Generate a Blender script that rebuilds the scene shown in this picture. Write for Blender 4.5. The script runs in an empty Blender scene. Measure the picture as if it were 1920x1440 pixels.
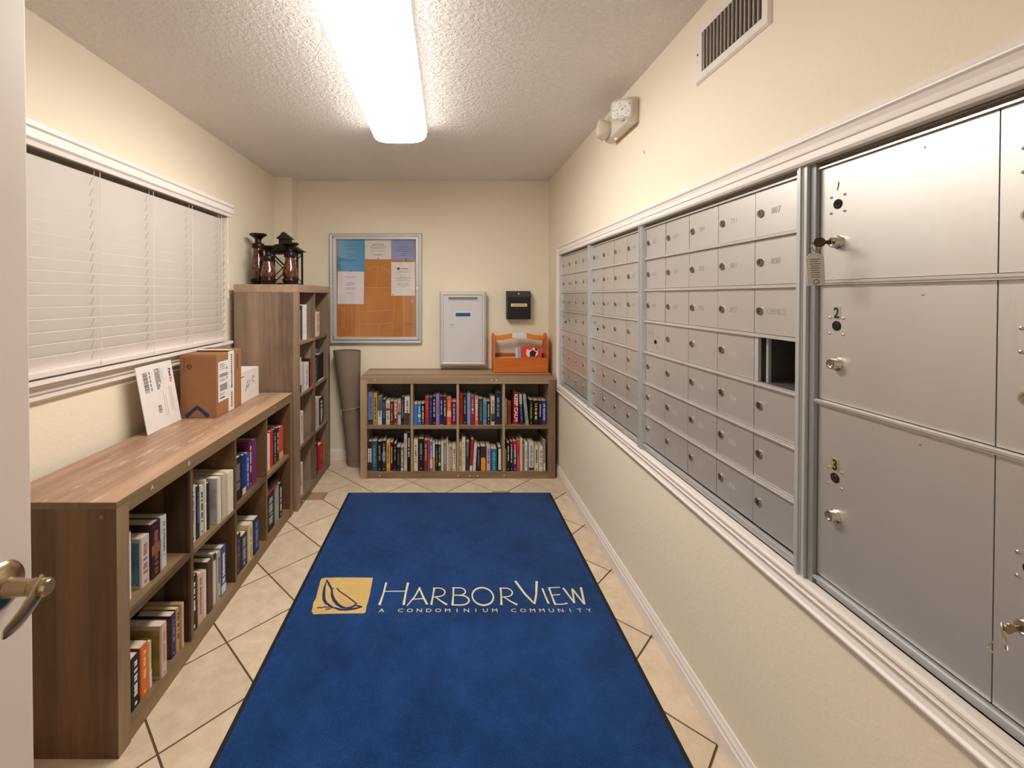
import bpy, bmesh, math, random
from mathutils import Vector, Matrix
random.seed(11)
C = bpy.context.scene.collection
SC = bpy.context.scene
R = math.radians

# ------------------------------------------------------------------ camera, world, exposure
F = 820.0                       # focal length in pixels of the 1920 wide frame
CAMZ = 1.373
PITCH = R(0.7)
cam_d = bpy.data.cameras.new('camera')
cam = bpy.data.objects.new('camera', cam_d)
C.objects.link(cam)
cam.location = (0, 0, CAMZ)
cam.rotation_euler = (R(90) - PITCH, 0, 0)
cam_d.sensor_fit = 'HORIZONTAL'
cam_d.sensor_width = 36.0
cam_d.lens = 36.0 * F / 1920.0
cam_d.shift_x = (960 - 840) / 1920.0
cam_d.shift_y = -(165 - F * math.tan(PITCH)) / 1920.0
cam_d.clip_start = 0.02
cam_d.clip_end = 50
SC.camera = cam

world = bpy.data.worlds.new('world')
SC.world = world
world.use_nodes = True
bg = world.node_tree.nodes['Background']
bg.inputs[0].default_value = (1.0, 0.90, 0.78, 1)
bg.inputs[1].default_value = 0.9

vs = SC.view_settings
SC.display_settings.display_device = 'sRGB'
vs.view_transform = 'Standard'
vs.look = 'None'
vs.gamma = 1
vs.exposure = 0.08
vs.use_curve_mapping = False
LAMP_STRENGTH = 32.0
LAMP_COLOR = (1.0, 0.965, 0.915)

# ------------------------------------------------------------------ materials
def lin(c):
    return tuple(((x / 255.0) / 12.92 if x <= 10.31 else ((x / 255.0 + 0.055) / 1.055) ** 2.4) for x in c)
_mats = {}
def N(nt, t, **kw):
    n = nt.nodes.new(t)
    for k, v in kw.items():
        if k.startswith('i_'):
            n.inputs[k[2:].replace('_', ' ')].default_value = v
        else:
            setattr(n, k, v)
    return n
def base_mat(name, rough=0.6, metal=0.0, spec=0.5):
    m = bpy.data.materials.new(name)
    m.use_nodes = True
    nt = m.node_tree
    b = nt.nodes['Principled BSDF']
    b.inputs['Roughness'].default_value = rough
    b.inputs['Metallic'].default_value = metal
    b.inputs['Specular IOR Level'].default_value = spec
    return m, nt, b
def flat(rgb, rough=0.6, metal=0.0, vary=0.06, scale=40.0, bump=0.0, name=None, spec=0.4, trans=0.0, coat=0.0):
    """plain procedural material: a base colour with faint noise in it"""
    key = (rgb, rough, metal, vary, scale, bump, trans, coat)
    if key in _mats: return _mats[key]
    m, nt, b = base_mat(name or 'mat', rough, metal, spec)
    L = nt.links.new
    tc = N(nt, 'ShaderNodeTexCoord')
    nz = N(nt, 'ShaderNodeTexNoise'); nz.inputs['Scale'].default_value = scale; nz.inputs['Detail'].default_value = 4
    L(tc.outputs['Object'], nz.inputs['Vector'])
    cr = N(nt, 'ShaderNodeValToRGB')
    c = lin(rgb)
    cr.color_ramp.elements[0].position = 0.25; cr.color_ramp.elements[1].position = 0.75
    cr.color_ramp.elements[0].color = tuple(max(0, x * (1 - vary)) for x in c) + (1,)
    cr.color_ramp.elements[1].color = tuple(min(1, x * (1 + vary)) for x in c) + (1,)
    L(nz.outputs['Fac'], cr.inputs['Fac']); L(cr.outputs['Color'], b.inputs['Base Color'])
    if bump:
        bp = N(nt, 'ShaderNodeBump'); bp.inputs['Strength'].default_value = bump; bp.inputs['Distance'].default_value = 0.002
        L(nz.outputs['Fac'], bp.inputs['Height']); L(bp.outputs['Normal'], b.inputs['Normal'])
    if trans: b.inputs['Transmission Weight'].default_value = trans
    if coat: b.inputs['Coat Weight'].default_value = coat; b.inputs['Coat Roughness'].default_value = 0.1
    _mats[key] = m
    return m
def wood(rgb_light, rgb_dark, grain, across, plank=0.095, worn=False, rough=0.45, pw=0.5):
    key = ('wood', rgb_light, rgb_dark, grain, across, plank, worn, pw)
    if key in _mats: return _mats[key]
    m, nt, b = base_mat('wood', rough)
    L = nt.links.new
    tc = N(nt, 'ShaderNodeTexCoord'); oi = N(nt, 'ShaderNodeObjectInfo')
    sep = N(nt, 'ShaderNodeSeparateXYZ'); L(tc.outputs['Object'], sep.inputs[0])
    ax = {'x': 0, 'y': 1, 'z': 2}
    # plank index
    dv = N(nt, 'ShaderNodeMath', operation='DIVIDE'); L(sep.outputs[ax[across]], dv.inputs[0]); dv.inputs[1].default_value = plank
    off = N(nt, 'ShaderNodeMath', operation='MULTIPLY_ADD'); L(oi.outputs['Random'], off.inputs[0]); off.inputs[1].default_value = 7.3; L(dv.outputs[0], off.inputs[2])
    fl = N(nt, 'ShaderNodeMath', operation='FLOOR'); L(off.outputs[0], fl.inputs[0])
    wn = N(nt, 'ShaderNodeTexWhiteNoise', noise_dimensions='1D'); L(fl.outputs[0], wn.inputs['W'])
    # stretched grain
    mp = N(nt, 'ShaderNodeMapping'); sc = [26.0, 26.0, 26.0]; sc[ax[grain]] = 1.6; mp.inputs['Scale'].default_value = sc
    L(tc.outputs['Object'], mp.inputs['Vector'])
    ad = N(nt, 'ShaderNodeVectorMath', operation='ADD'); L(mp.outputs[0], ad.inputs[0])
    cb = N(nt, 'ShaderNodeCombineXYZ'); mu = N(nt, 'ShaderNodeMath', operation='MULTIPLY'); L(wn.outputs['Value'], mu.inputs[0]); mu.inputs[1].default_value = 60
    for i in range(3): L(mu.outputs[0], cb.inputs[i])
    L(cb.outputs[0], ad.inputs[1])
    nz = N(nt, 'ShaderNodeTexNoise'); nz.inputs['Scale'].default_value = 1.0; nz.inputs['Detail'].default_value = 8; nz.inputs['Roughness'].default_value = 0.62; nz.inputs['Distortion'].default_value = 0.6
    L(ad.outputs[0], nz.inputs['Vector'])
    nz2 = N(nt, 'ShaderNodeTexNoise'); nz2.inputs['Scale'].default_value = 5.0; nz2.inputs['Detail'].default_value = 3
    L(tc.outputs['Object'], nz2.inputs['Vector'])
    # tone = 0.5*grain + 0.3*plank + 0.2*blotch
    a1 = N(nt, 'ShaderNodeMath', operation='MULTIPLY'); L(nz.outputs['Fac'], a1.inputs[0]); a1.inputs[1].default_value = 0.70
    a2 = N(nt, 'ShaderNodeMath', operation='MULTIPLY_ADD'); L(wn.outputs['Value'], a2.inputs[0]); a2.inputs[1].default_value = pw; L(a1.outputs[0], a2.inputs[2])
    a3 = N(nt, 'ShaderNodeMath', operation='MULTIPLY_ADD'); L(nz2.outputs['Fac'], a3.inputs[0]); a3.inputs[1].default_value = 0.22; L(a2.outputs[0], a3.inputs[2])
    cr = N(nt, 'ShaderNodeValToRGB')
    cr.color_ramp.elements[0].position = 0.40; cr.color_ramp.elements[1].position = 1.02
    cr.color_ramp.elements[0].color = lin(rgb_dark) + (1,); cr.color_ramp.elements[1].color = lin(rgb_light) + (1,)
    L(a3.outputs[0], cr.inputs['Fac'])
    col = cr.outputs['Color']
    if worn:
        mp2 = N(nt, 'ShaderNodeMapping'); s2 = [24.0, 24.0, 24.0]; s2[ax[grain]] = 5.0; mp2.inputs['Scale'].default_value = s2
        L(tc.outputs['Object'], mp2.inputs['Vector'])
        w1 = N(nt, 'ShaderNodeTexNoise'); w1.inputs['Scale'].default_value = 1.0; w1.inputs['Detail'].default_value = 9; w1.inputs['Roughness'].default_value = 0.72
        L(mp2.outputs[0], w1.inputs['Vector'])
        r1 = N(nt, 'ShaderNodeValToRGB'); r1.color_ramp.elements[0].position = 0.57; r1.color_ramp.elements[1].position = 0.70
        L(w1.outputs['Fac'], r1.inputs['Fac'])
        mx = N(nt, 'ShaderNodeMixRGB'); L(r1.outputs['Color'], mx.inputs['Fac']); L(col, mx.inputs[1]); mx.inputs[2].default_value = lin((214, 188, 160)) + (1,)
        col = mx.outputs['Color']
    L(col, b.inputs['Base Color'])
    bp = N(nt, 'ShaderNodeBump'); bp.inputs['Strength'].default_value = 0.15; bp.inputs['Distance'].default_value = 0.001
    L(nz.outputs['Fac'], bp.inputs['Height']); L(bp.outputs['Normal'], b.inputs['Normal'])
    _mats[key] = m
    return m
def plaster(name, rgb, scale, strength, dist, rough=0.75, blotch=0.03):
    m, nt, b = base_mat(name, rough, spec=0.25)
    L = nt.links.new
    tc = N(nt, 'ShaderNodeTexCoord')
    n0 = N(nt, 'ShaderNodeTexNoise'); n0.inputs['Scale'].default_value = 1.3; n0.inputs['Detail'].default_value = 4; L(tc.outputs['Object'], n0.inputs['Vector'])
    cr = N(nt, 'ShaderNodeValToRGB'); c = lin(rgb)
    cr.color_ramp.elements[0].color = tuple(x * (1 - blotch) for x in c) + (1,); cr.color_ramp.elements[1].color = tuple(min(1, x * (1 + blotch)) for x in c) + (1,)
    L(n0.outputs['Fac'], cr.inputs['Fac']); L(cr.outputs['Color'], b.inputs['Base Color'])
    n1 = N(nt, 'ShaderNodeTexNoise'); n1.inputs['Scale'].default_value = scale; n1.inputs['Detail'].default_value = 5; n1.inputs['Roughness'].default_value = 0.55
    L(tc.outputs['Object'], n1.inputs['Vector'])
    r = N(nt, 'ShaderNodeValToRGB'); r.color_ramp.elements[0].position = 0.42; r.color_ramp.elements[1].position = 0.64
    L(n1.outputs['Fac'], r.inputs['Fac'])
    bp = N(nt, 'ShaderNodeBump'); bp.inputs['Strength'].default_value = strength; bp.inputs['Distance'].default_value = dist
    L(r.outputs['Color'], bp.inputs['Height']); L(bp.outputs['Normal'], b.inputs['Normal'])
    return m
def emit(rgb, strength, name):
    m, nt, b = base_mat(name)
    b.inputs['Base Color'].default_value = (0.8, 0.8, 0.8, 1)
    b.inputs['Emission Color'].default_value = tuple(rgb) + (1,)
    b.inputs['Emission Strength'].default_value = strength
    return m
def brushed(name, rgb, rough, axis, bump=0.04, metal=1.0):
    m, nt, b = base_mat(name, rough, metal)
    L = nt.links.new
    tc = N(nt, 'ShaderNodeTexCoord'); mp = N(nt, 'ShaderNodeMapping')
    s = [260.0, 260.0, 260.0]; s['xyz'.index(axis)] = 14.0
    mp.inputs['Scale'].default_value = s; L(tc.outputs['Object'], mp.inputs['Vector'])
    nz = N(nt, 'ShaderNodeTexNoise'); nz.inputs['Scale'].default_value = 1; nz.inputs['Detail'].default_value = 3; L(mp.outputs[0], nz.inputs['Vector'])
    n2 = N(nt, 'ShaderNodeTexNoise'); n2.inputs['Scale'].default_value = 3.5; n2.inputs['Detail'].default_value = 5; L(tc.outputs['Object'], n2.inputs['Vector'])
    cr = N(nt, 'ShaderNodeValToRGB'); c = lin(rgb)
    cr.color_ramp.elements[0].color = tuple(x * 0.92 for x in c) + (1,); cr.color_ramp.elements[1].color = tuple(min(1, x * 1.05) for x in c) + (1,)
    L(n2.outputs['Fac'], cr.inputs['Fac']); L(cr.outputs['Color'], b.inputs['Base Color'])
    mr = N(nt, 'ShaderNodeMapRange'); L(nz.outputs['Fac'], mr.inputs['Value']); mr.inputs['To Min'].default_value = rough * 0.88; mr.inputs['To Max'].default_value = rough * 1.12
    L(mr.outputs['Result'], b.inputs['Roughness'])
    bp = N(nt, 'ShaderNodeBump'); bp.inputs['Strength'].default_value = bump; bp.inputs['Distance'].default_value = 0.0006
    L(nz.outputs['Fac'], bp.inputs['Height']); L(bp.outputs['Normal'], b.inputs['Normal'])
    return m

M_WALL = plaster('wall_paint', (235, 223, 200), 60, 0.11, 0.003)
M_CEIL = plaster('ceiling_texture', (246, 240, 234), 62, 0.7, 0.007, 0.85)
M_TRIM = flat((232, 222, 214), 0.35, vary=0.02, scale=6)
M_GROUT = flat((100, 78, 60), 0.85, vary=0.15, scale=20)
M_BLIND = flat((222, 212, 204), 0.5, vary=0.02, scale=8)
M_DOOR = flat((226, 214, 204), 0.45, vary=0.02, scale=5)
M_ALU = brushed('aluminium', (200, 199, 198), 0.40, 'z', metal=0.4)
M_DOORALU = brushed('mailbox_door_metal', (216, 211, 205), 0.42, 'y', 0.06, metal=0.74)
M_RAIL = brushed('rail_metal', (212, 207, 202), 0.34, 'y', metal=0.55)
M_DARKMETAL = flat((70, 66, 62), 0.5, 0.6)
M_CHROME = flat((205, 198, 186), 0.22, 1.0, vary=0.05)
M_BRASS = flat((172, 152, 122), 0.26, 1.0, vary=0.08)
M_BLACK = flat((16, 14, 14), 0.5, vary=0.1)
M_HOLE = flat((10, 9, 8), 0.9)
M_INK = flat((38, 34, 34), 0.7)
M_PAGES = flat((214, 198, 172), 0.9, vary=0.12, scale=160)
M_PAPER = flat((226, 218, 212), 0.8, vary=0.02)
M_WHITE = flat((232, 226, 220), 0.6, vary=0.02)

# ------------------------------------------------------------------ mesh helpers
class MB:
    def __init__(s): s.v, s.f = [], []
    def add(s, vs_, fs):
        o = len(s.v); s.v += [tuple(p) for p in vs_]; s.f += [tuple(i + o for i in f) for f in fs]; return s
    def box(s, x0, x1, y0, y1, z0, z1):
        return s.add([(x0, y0, z0), (x1, y0, z0), (x1, y1, z0), (x0, y1, z0), (x0, y0, z1), (x1, y0, z1), (x1, y1, z1), (x0, y1, z1)],
                     [(0, 3, 2, 1), (4, 5, 6, 7), (0, 1, 5, 4), (1, 2, 6, 5), (2, 3, 7, 6), (3, 0, 4, 7)])
    def prism(s, poly, plane, a, b):
        n = len(poly)
        def P(u, v, w): return {'xy': (u, v, w), 'xz': (u, w, v), 'yz': (w, u, v)}[plane]
        return s.add([P(u, v, a) for u, v in poly] + [P(u, v, b) for u, v in poly],
                     [tuple(range(n))[::-1], tuple(range(n, 2 * n))] + [(i, (i + 1) % n, n + (i + 1) % n, n + i) for i in range(n)])
    def lathe(s, prof, c=(0, 0, 0), seg=20, axis='z', cap=True):
        n = len(prof); vs_ = []
        for r, h in prof:
            for k in range(seg):
                a = 2 * math.pi * k / seg; p, q = r * math.cos(a), r * math.sin(a)
                vs_.append({'z': (c[0] + p, c[1] + q, c[2] + h), 'x': (c[0] + h, c[1] + p, c[2] + q), 'y': (c[0] + p, c[1] + h, c[2] + q)}[axis])
        fs = [(i * seg + k, i * seg + (k + 1) % seg, (i + 1) * seg + (k + 1) % seg, (i + 1) * seg + k) for i in range(n - 1) for k in range(seg)]
        if cap: fs += [tuple(range(seg))[::-1], tuple((n - 1) * seg + k for k in range(seg))]
        return s.add(vs_, fs)
    def tube(s, pts, r, seg=8, flatten=1.0, closed=False):
        pts = [Vector(p) for p in pts]; n = len(pts); vs_ = []; up = Vector((0, 0, 1))
        for i, p in enumerate(pts):
            if closed: t = pts[(i + 1) % n] - pts[i - 1]
            else: t = pts[min(i + 1, n - 1)] - pts[max(i - 1, 0)]
            t.normalize()
            u = t.cross(up)
            if u.length < 0.05: u = t.cross(Vector((0, 1, 0)))
            u.normalize(); w = u.cross(t)
            rr = r[i] if isinstance(r, (list, tuple)) else r
            for k in range(seg):
                a = 2 * math.pi * k / seg
                vs_.append(p + u * (rr * math.cos(a) * flatten) + w * (rr * math.sin(a)))
        m = n if closed else n - 1
        fs = [(i * seg + k, i * seg + (k + 1) % seg, ((i + 1) % n) * seg + (k + 1) % seg, ((i + 1) % n) * seg + k) for i in range(m) for k in range(seg)]
        if not closed: fs += [tuple(range(seg))[::-1], tuple((n - 1) * seg + k for k in range(seg))]
        return s.add(vs_, fs)
    def obox(s, O, u, v, w):
        """box from a corner and three edge vectors"""
        O, u, v, w = map(Vector, (O, u, v, w))
        return s.add([O, O + u, O + u + v, O + v, O + w, O + u + w, O + u + v + w, O + v + w],
                     [(0, 3, 2, 1), (4, 5, 6, 7), (0, 1, 5, 4), (1, 2, 6, 5), (2, 3, 7, 6), (3, 0, 4, 7)])
    def stroke(s, pts, widths, O, u, v, n, th):
        """flat ribbon following 2-D points in the plane (O,u,v), with thickness th along n"""
        O, u, v, n = map(Vector, (O, u, v, n)); k = len(pts); vs_ = []
        for i, p in enumerate(pts):
            a, b = Vector(pts[max(i - 1, 0)]), Vector(pts[min(i + 1, k - 1)])
            t = (b - a); t = t / (t.length or 1); q = Vector((-t.y, t.x)); w = (widths[i] if isinstance(widths, (list, tuple)) else widths) / 2
            for sg in (-1, 1):
                c = Vector(p) + q * (w * sg)
                base = O + u * c.x + v * c.y
                vs_ += [base, base + n * th]
        fs = []
        for i in range(k - 1):
            a, b = i * 4, (i + 1) * 4
            fs += [(a + 1, a + 3, b + 3, b + 1), (a, a + 1, b + 1, b), (a + 2, b + 2, b + 3, a + 3), (a, b, b + 2, a + 2)]
        fs += [(0, 2, 3, 1), (k * 4 - 4, k * 4 - 3, k * 4 - 1, k * 4 - 2)]
        return s.add(vs_, fs)
    def text(s, string, size, O, u, v, align='LEFT', th=0.0004, sx=1.0, spacing=1.0, bold=0.0):
        key = (string, align, spacing, bold)
        if key not in _texts:
            cu = bpy.data.curves.new('lettering', 'FONT'); cu.body = string; cu.size = 1.0; cu.resolution_u = 2
            cu.align_x = align; cu.space_character = spacing; cu.offset = bold
            ob = bpy.data.objects.new('lettering', cu)
            me = bpy.data.meshes.new_from_object(ob)
            _texts[key] = ([tuple(p.co) for p in me.vertices], [tuple(p.vertices) for p in me.polygons])
            bpy.data.objects.remove(ob); bpy.data.curves.remove(cu); bpy.data.meshes.remove(me)
        tv, tf = _texts[key]
        O, u, v = Vector(O), Vector(u).normalized(), Vector(v).normalized(); n = u.cross(v)
        return s.add([O + u * (p[0] * size * sx) + v * (p[1] * size) + n * th for p in tv], tf)
    def molding(s, rect, prof, mapf, closed=True):
        """mitred profile round a rectangle; prof = [(offset outward, height)]"""
        a0, a1, b0, b1 = rect; rings = []
        for o, h in prof:
            rings.append([mapf(a0 - o, b0 - o, h), mapf(a1 + o, b0 - o, h), mapf(a1 + o, b1 + o, h), mapf(a0 - o, b1 + o, h)])
        vs_ = [p for r_ in rings for p in r_]; n = len(rings)
        fs = [(i * 4 + k, i * 4 + (k + 1) % 4, (i + 1) * 4 + (k + 1) % 4, (i + 1) * 4 + k) for i in range(n - 1) for k in range(4)]
        fs += [((n - 1) * 4 + k, (n - 1) * 4 + (k + 1) % 4, (k + 1) % 4, k) for k in range(4)]
        return s.add(vs_, fs)
    def mesh(s, name, mat, smooth=False, recalc=True):
        me = bpy.data.meshes.new(name)
        me.from_pydata(s.v, [], s.f)
        if recalc:
            bm = bmesh.new(); bm.from_mesh(me); bmesh.ops.recalc_face_normals(bm, faces=bm.faces); bm.to_mesh(me); bm.free()
        me.materials.append(mat)
        if smooth:
            for p in me.polygons: p.use_smooth = True
            try: me.set_sharp_from_angle(angle=R(38))
            except Exception: pass
        return me
    def build(s, name, mat, parent=None, loc=(0, 0, 0), rot=(0, 0, 0), smooth=False, bevel=0, recalc=True):
        return put(name, s.mesh(name, mat, smooth, recalc), parent, loc, rot, bevel)
_texts = {}
def put(name, me, parent=None, loc=(0, 0, 0), rot=(0, 0, 0), bevel=0):
    o = bpy.data.objects.new(name, me); C.objects.link(o)
    o.location = loc; o.rotation_euler = rot
    if parent is not None: o.parent = parent
    if bevel:
        b = o.modifiers.new('soft_edges', 'BEVEL'); b.width = bevel; b.segments = 2; b.limit_method = 'ANGLE'; b.angle_limit = R(40)
    return o
def tag(o, label, cat, group=None):
    o['label'] = label; o['category'] = cat
    if group: o['group'] = group
    return o
def thing(name, label, cat, loc=(0, 0, 0), rz=0, group=None):
    o = bpy.data.objects.new(name, None); C.objects.link(o); o.empty_display_size = 0.05
    o.location = loc; o.rotation_euler = (0, 0, rz)
    return tag(o, label, cat, group)
def struct(o):
    o['kind'] = 'structure'; return o
def B(*a): return MB().box(*a)

# ------------------------------------------------------------------ room shell
XL, XR, YF, YB, ZC = -1.40, 0.84, -0.25, 3.66, 2.33
T = 0.12
WY0, WY1, WZ0, WZ1 = 1.17, 2.66, 1.10, 1.87            # window opening in the wall on the blind's side
PY0, PY1, PZ0, PZ1 = 0.335, 3.245, 0.715, 1.675        # opening for the mailbox bank

floor = struct(B(XL - T, XR + T + 0.5, YF - T - 1.2, YB + T, -0.1, -0.0035).build('floor', M_GROUT))
ceiling = struct(B(XL - T, XR + T + 0.5, YF - T, YB + T, ZC, ZC + 0.1).build('ceiling', M_CEIL))
struct(B(XL - T, XR + T + 0.5, YB, YB + T, 0, ZC).build('wall_back', M_WALL))
m = MB()
m.box(XL - T, XL, YF - T, WY0, 0, ZC); m.box(XL - T, XL, WY1, YB, 0, ZC); m.box(XL - T, XL, WY0, WY1, 0, WZ0); m.box(XL - T, XL, WY0, WY1, WZ1, ZC)
struct(m.build('wall_left', M_WALL))
m = MB()
m.box(XR, XR + T, YF - T, PY0, 0, ZC); m.box(XR, XR + T, PY1, YB, 0, ZC); m.box(XR, XR + T, PY0, PY1, 0, PZ0); m.box(XR, XR + T, PY0, PY1, PZ1, ZC)
wall_right = struct(m.build('wall_right', M_WALL))
struct(B(XL, -1.257, 3.53, YB, 0, ZC).build('column', M_WALL))
m = MB()
DX0, DX1, DZ = -0.645, 0.275, 2.05
m.box(XL, DX0, YF - T, YF, 0, ZC); m.box(DX1, XR, YF - T, YF, 0, ZC); m.box(DX0, DX1, YF - T, YF, DZ, ZC)
struct(m.build('wall_front', M_WALL))
m = MB(); m.box(DX0 - 0.0, DX0 + 0.02, YF - T, YF, 0, DZ); m.box(DX1 - 0.02, DX1, YF - T, YF, 0, DZ); m.box(DX0, DX1, YF - T, YF, DZ - 0.02, DZ)
m.box(DX0 - 0.06, DX0, YF, YF + 0.015, 0, DZ + 0.06); m.box(DX1, DX1 + 0.06, YF, YF + 0.015, 0, DZ + 0.06); m.box(DX0 - 0.06, DX1 + 0.06, YF, YF + 0.015, DZ, DZ + 0.06)
struct(m.build('trim_2', M_TRIM))

# baseboards
def base_prof(h=0.088): return [(0, 0), (0.016, 0), (0.016, h * 0.62), (0.012, h * 0.68), (0.013, h * 0.80), (0.008, h * 0.90), (0.005, h), (0, h)]
m = MB(); m.prism([(XR - a, z) for a, z in base_prof()], 'xz', YF, YB); struct(m.build('baseboard_right', M_TRIM))
m = MB(); m.prism([(YB - a, z) for a, z in base_prof()], 'yz', -1.257, XR - 0.016); struct(m.build('baseboard_back', M_TRIM))
m = MB(); m.prism([(XL + a, z) for a, z in base_prof()], 'xz', YF, 3.53); struct(m.build('baseboard_left', M_TRIM))

# floor tiles laid on the diagonal, with small square insets
def tile_mat():
    m, nt, b = base_mat('floor_tile', 0.38)
    L = nt.links.new
    tc = N(nt, 'ShaderNodeTexCoord'); oi = N(nt, 'ShaderNodeObjectInfo')
    mv = N(nt, 'ShaderNodeVectorMath', operation='ADD'); L(tc.outputs['Object'], mv.inputs[0]); L(oi.outputs['Random'], mv.inputs[1])
    n1 = N(nt, 'ShaderNodeTexNoise'); n1.inputs['Scale'].default_value = 16; n1.inputs['Detail'].default_value = 8; n1.inputs['Roughness'].default_value = 0.65; L(mv.outputs[0], n1.inputs['Vector'])
    cr = N(nt, 'ShaderNodeValToRGB'); cr.color_ramp.elements[0].position = 0.33; cr.color_ramp.elements[1].position = 0.66
    cr.color_ramp.elements[0].color = lin((204, 180, 152)) + (1,); cr.color_ramp.elements[1].color = lin((222, 202, 176)) + (1,)
    L(n1.outputs['Fac'], cr.inputs['Fac'])
    hs = N(nt, 'ShaderNodeHueSaturation'); mr = N(nt, 'ShaderNodeMapRange'); L(oi.outputs['Random'], mr.inputs['Value']); mr.inputs['To Min'].default_value = 0.93; mr.inputs['To Max'].default_value = 1.05
    L(mr.outputs['Result'], hs.inputs['Value']); L(cr.outputs['Color'], hs.inputs['Color']); L(hs.outputs['Color'], b.inputs['Base Color'])
    return m
M_TILE = tile_mat()
M_INSET = flat((168, 134, 104), 0.5, vary=0.15, scale=60)
def clip(poly, rect):
    x0, x1, y0, y1 = rect
    for ax, val, sg in ((0, x0, 1), (0, x1, -1), (1, y0, 1), (1, y1, -1)):
        out = []
        for i in range(len(poly)):
            a, b_ = poly[i], poly[(i + 1) % len(poly)]
            ia, ib = (a[ax] - val) * sg >= 0, (b_[ax] - val) * sg >= 0
            if ia: out.append(a)
            if ia != ib:
                t = (val - a[ax]) / (b_[ax] - a[ax]); out.append((a[0] + (b_[0] - a[0]) * t, a[1] + (b_[1] - a[1]) * t))
        poly = out
        if len(poly) < 3: return None
    return poly
ROT = R(0.95); HALF = 0.2118                          # half diagonal of a tile
OX, OY = -0.87, 1.293
def tw(a, b_): return (OX + a * math.cos(ROT) - b_ * math.sin(ROT), OY + a * math.sin(ROT) + b_ * math.cos(ROT))
def node(i, j): return tw(i * HALF, j * HALF)
room_rect = (XL + 0.001, XR - 0.001, YF - T + 0.01, YB - 0.001)
INSETS = [(0, 8), (6, 8)]                            # nodes that carry an inset (i, j)
for i in range(-5, 12):
    for j in range(-10, 16):
        if (i + j) % 2 == 0: continue                  # tile centres
        g = 0.0048
        h = HALF - g
        pts = []
        for (di, dj) in ((1, 0), (0, 1), (-1, 0), (0, -1)):
            if (i + di, j + dj) in INSETS:
                c = 0.058
                d = HALF - c
                if di: pts += [(di * d, -di * (h - d)), (di * d, di * (h - d))]
                else: pts += [(dj * (h - d), dj * d), (-dj * (h - d), dj * d)]
            else: pts.append((di * h, dj * h))
        cx, cy = i * HALF, j * HALF
        poly = clip([tw(cx + p, cy + q) for p, q in pts], room_rect)
        if not poly: continue
        area = abs(sum(poly[k][0] * poly[(k + 1) % len(poly)][1] - poly[(k + 1) % len(poly)][0] * poly[k][1] for k in range(len(poly)))) / 2
        if area < 2e-4: continue
        o = MB().prism(poly, 'xy', -0.003, 0.0).build('tile', M_TILE, floor)
s_ = 0.058 - 0.006
for i, j in INSETS:
    cx, cy = i * HALF, j * HALF
    MB().prism([tw(cx + p, cy + q) for p, q in ((-s_, -s_), (s_, -s_), (s_, s_), (-s_, s_))], 'xy', -0.003, 0.0).build('inset_tile', M_INSET, floor)

# ------------------------------------------------------------------ window, sill, blind
M_GLASS = flat((60, 62, 66), 0.05, vary=0.0, trans=0.7)
win = struct(bpy.data.objects.new('window_1', None)); C.objects.link(win)
m = MB()
fx0, fx1 = XL - 0.10, XL - 0.06
m.box(fx0, fx1, WY0, WY0 + 0.05, WZ0, WZ1); m.box(fx0, fx1, WY1 - 0.05, WY1, WZ0, WZ1); m.box(fx0, fx1, WY0, WY1, WZ0, WZ0 + 0.05); m.box(fx0, fx1, WY0, WY1, WZ1 - 0.05, WZ1)
m.box(fx0, fx1, (WY0 + WY1) / 2 - 0.02, (WY0 + WY1) / 2 + 0.02, WZ0, WZ1)
struct(m.build('window_frame', M_TRIM, win))
B(XL - 0.085, XL - 0.08, WY0 + 0.05, (WY0 + WY1) / 2 - 0.02, WZ0 + 0.05, WZ1 - 0.05).build('pane', M_GLASS, win)
B(XL - 0.085, XL - 0.08, (WY0 + WY1) / 2 + 0.02, WY1 - 0.05, WZ0 + 0.05, WZ1 - 0.05).build('pane', M_GLASS, win)
m = MB()
SX = XL + 0.055
m.box(XL - 0.06, SX, 1.10, 2.735, 1.078, 1.094)
m.prism([(XL, 1.078), (XL + 0.040, 1.078), (XL + 0.040, 1.068), (XL + 0.030, 1.060), (XL + 0.030, 1.045), (XL + 0.022, 1.038), (XL + 0.022, 1.022), (XL + 0.012, 1.012), (XL, 1.012)], 'xz', 1.12, 2.715)
struct(m.build('window_sill', M_TRIM, win))

blind = thing('window_blind', 'white slatted window blind with moulded valance above the low bookcase', 'blind', (XL, 1.93, 1.10))
def Lb(x, y, z): return (x - XL, y - 1.93, z - 1.10)
BY0, BY1 = 1.13, 2.665
VP = [(0.0, 1.938), (0.072, 1.938), (0.088, 1.930), (0.088, 1.912), (0.080, 1.906), (0.080, 1.896), (0.086, 1.890), (0.086, 1.876), (0.078, 1.868), (0.074, 1.853), (0.062, 1.853), (0.062, 1.928), (0.0, 1.928)]
m = MB(); m.prism([(a, z - 1.10) for a, z in VP], 'xz', BY0 - 0.03 - 1.93, 2.69 - 1.93)
m.box(0, 0.066, 2.682 - 1.93, 2.69 - 1.93, 0.753, 0.83)
m.build('valance', M_TRIM, blind)
B(0.004, 0.055, BY0 - 1.93, BY1 - 1.93, 0.785, 0.825).build('head_rail', M_TRIM, blind)
NS = 17
tilt = R(68)
ca, sa = math.cos(tilt) * 0.025, math.sin(tilt) * 0.025
slat_prof = []
m = MB()
nx, nz = math.sin(tilt) * 0.0015, -math.cos(tilt) * 0.0015
m.prism([(-ca - nx, -sa - nz), (ca - nx, sa - nz), (ca + nx, sa + nz), (-ca + nx, -sa + nz)], 'xz', BY0 - 1.93, BY1 - 1.93)
slat_me = m.mesh('slat', M_BLIND)
for k in range(NS):
    z = 1.144 + 0.0417 * k
    put('slat', slat_me, blind, (0.033, 0, z - 1.10))
hm = MB()
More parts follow.
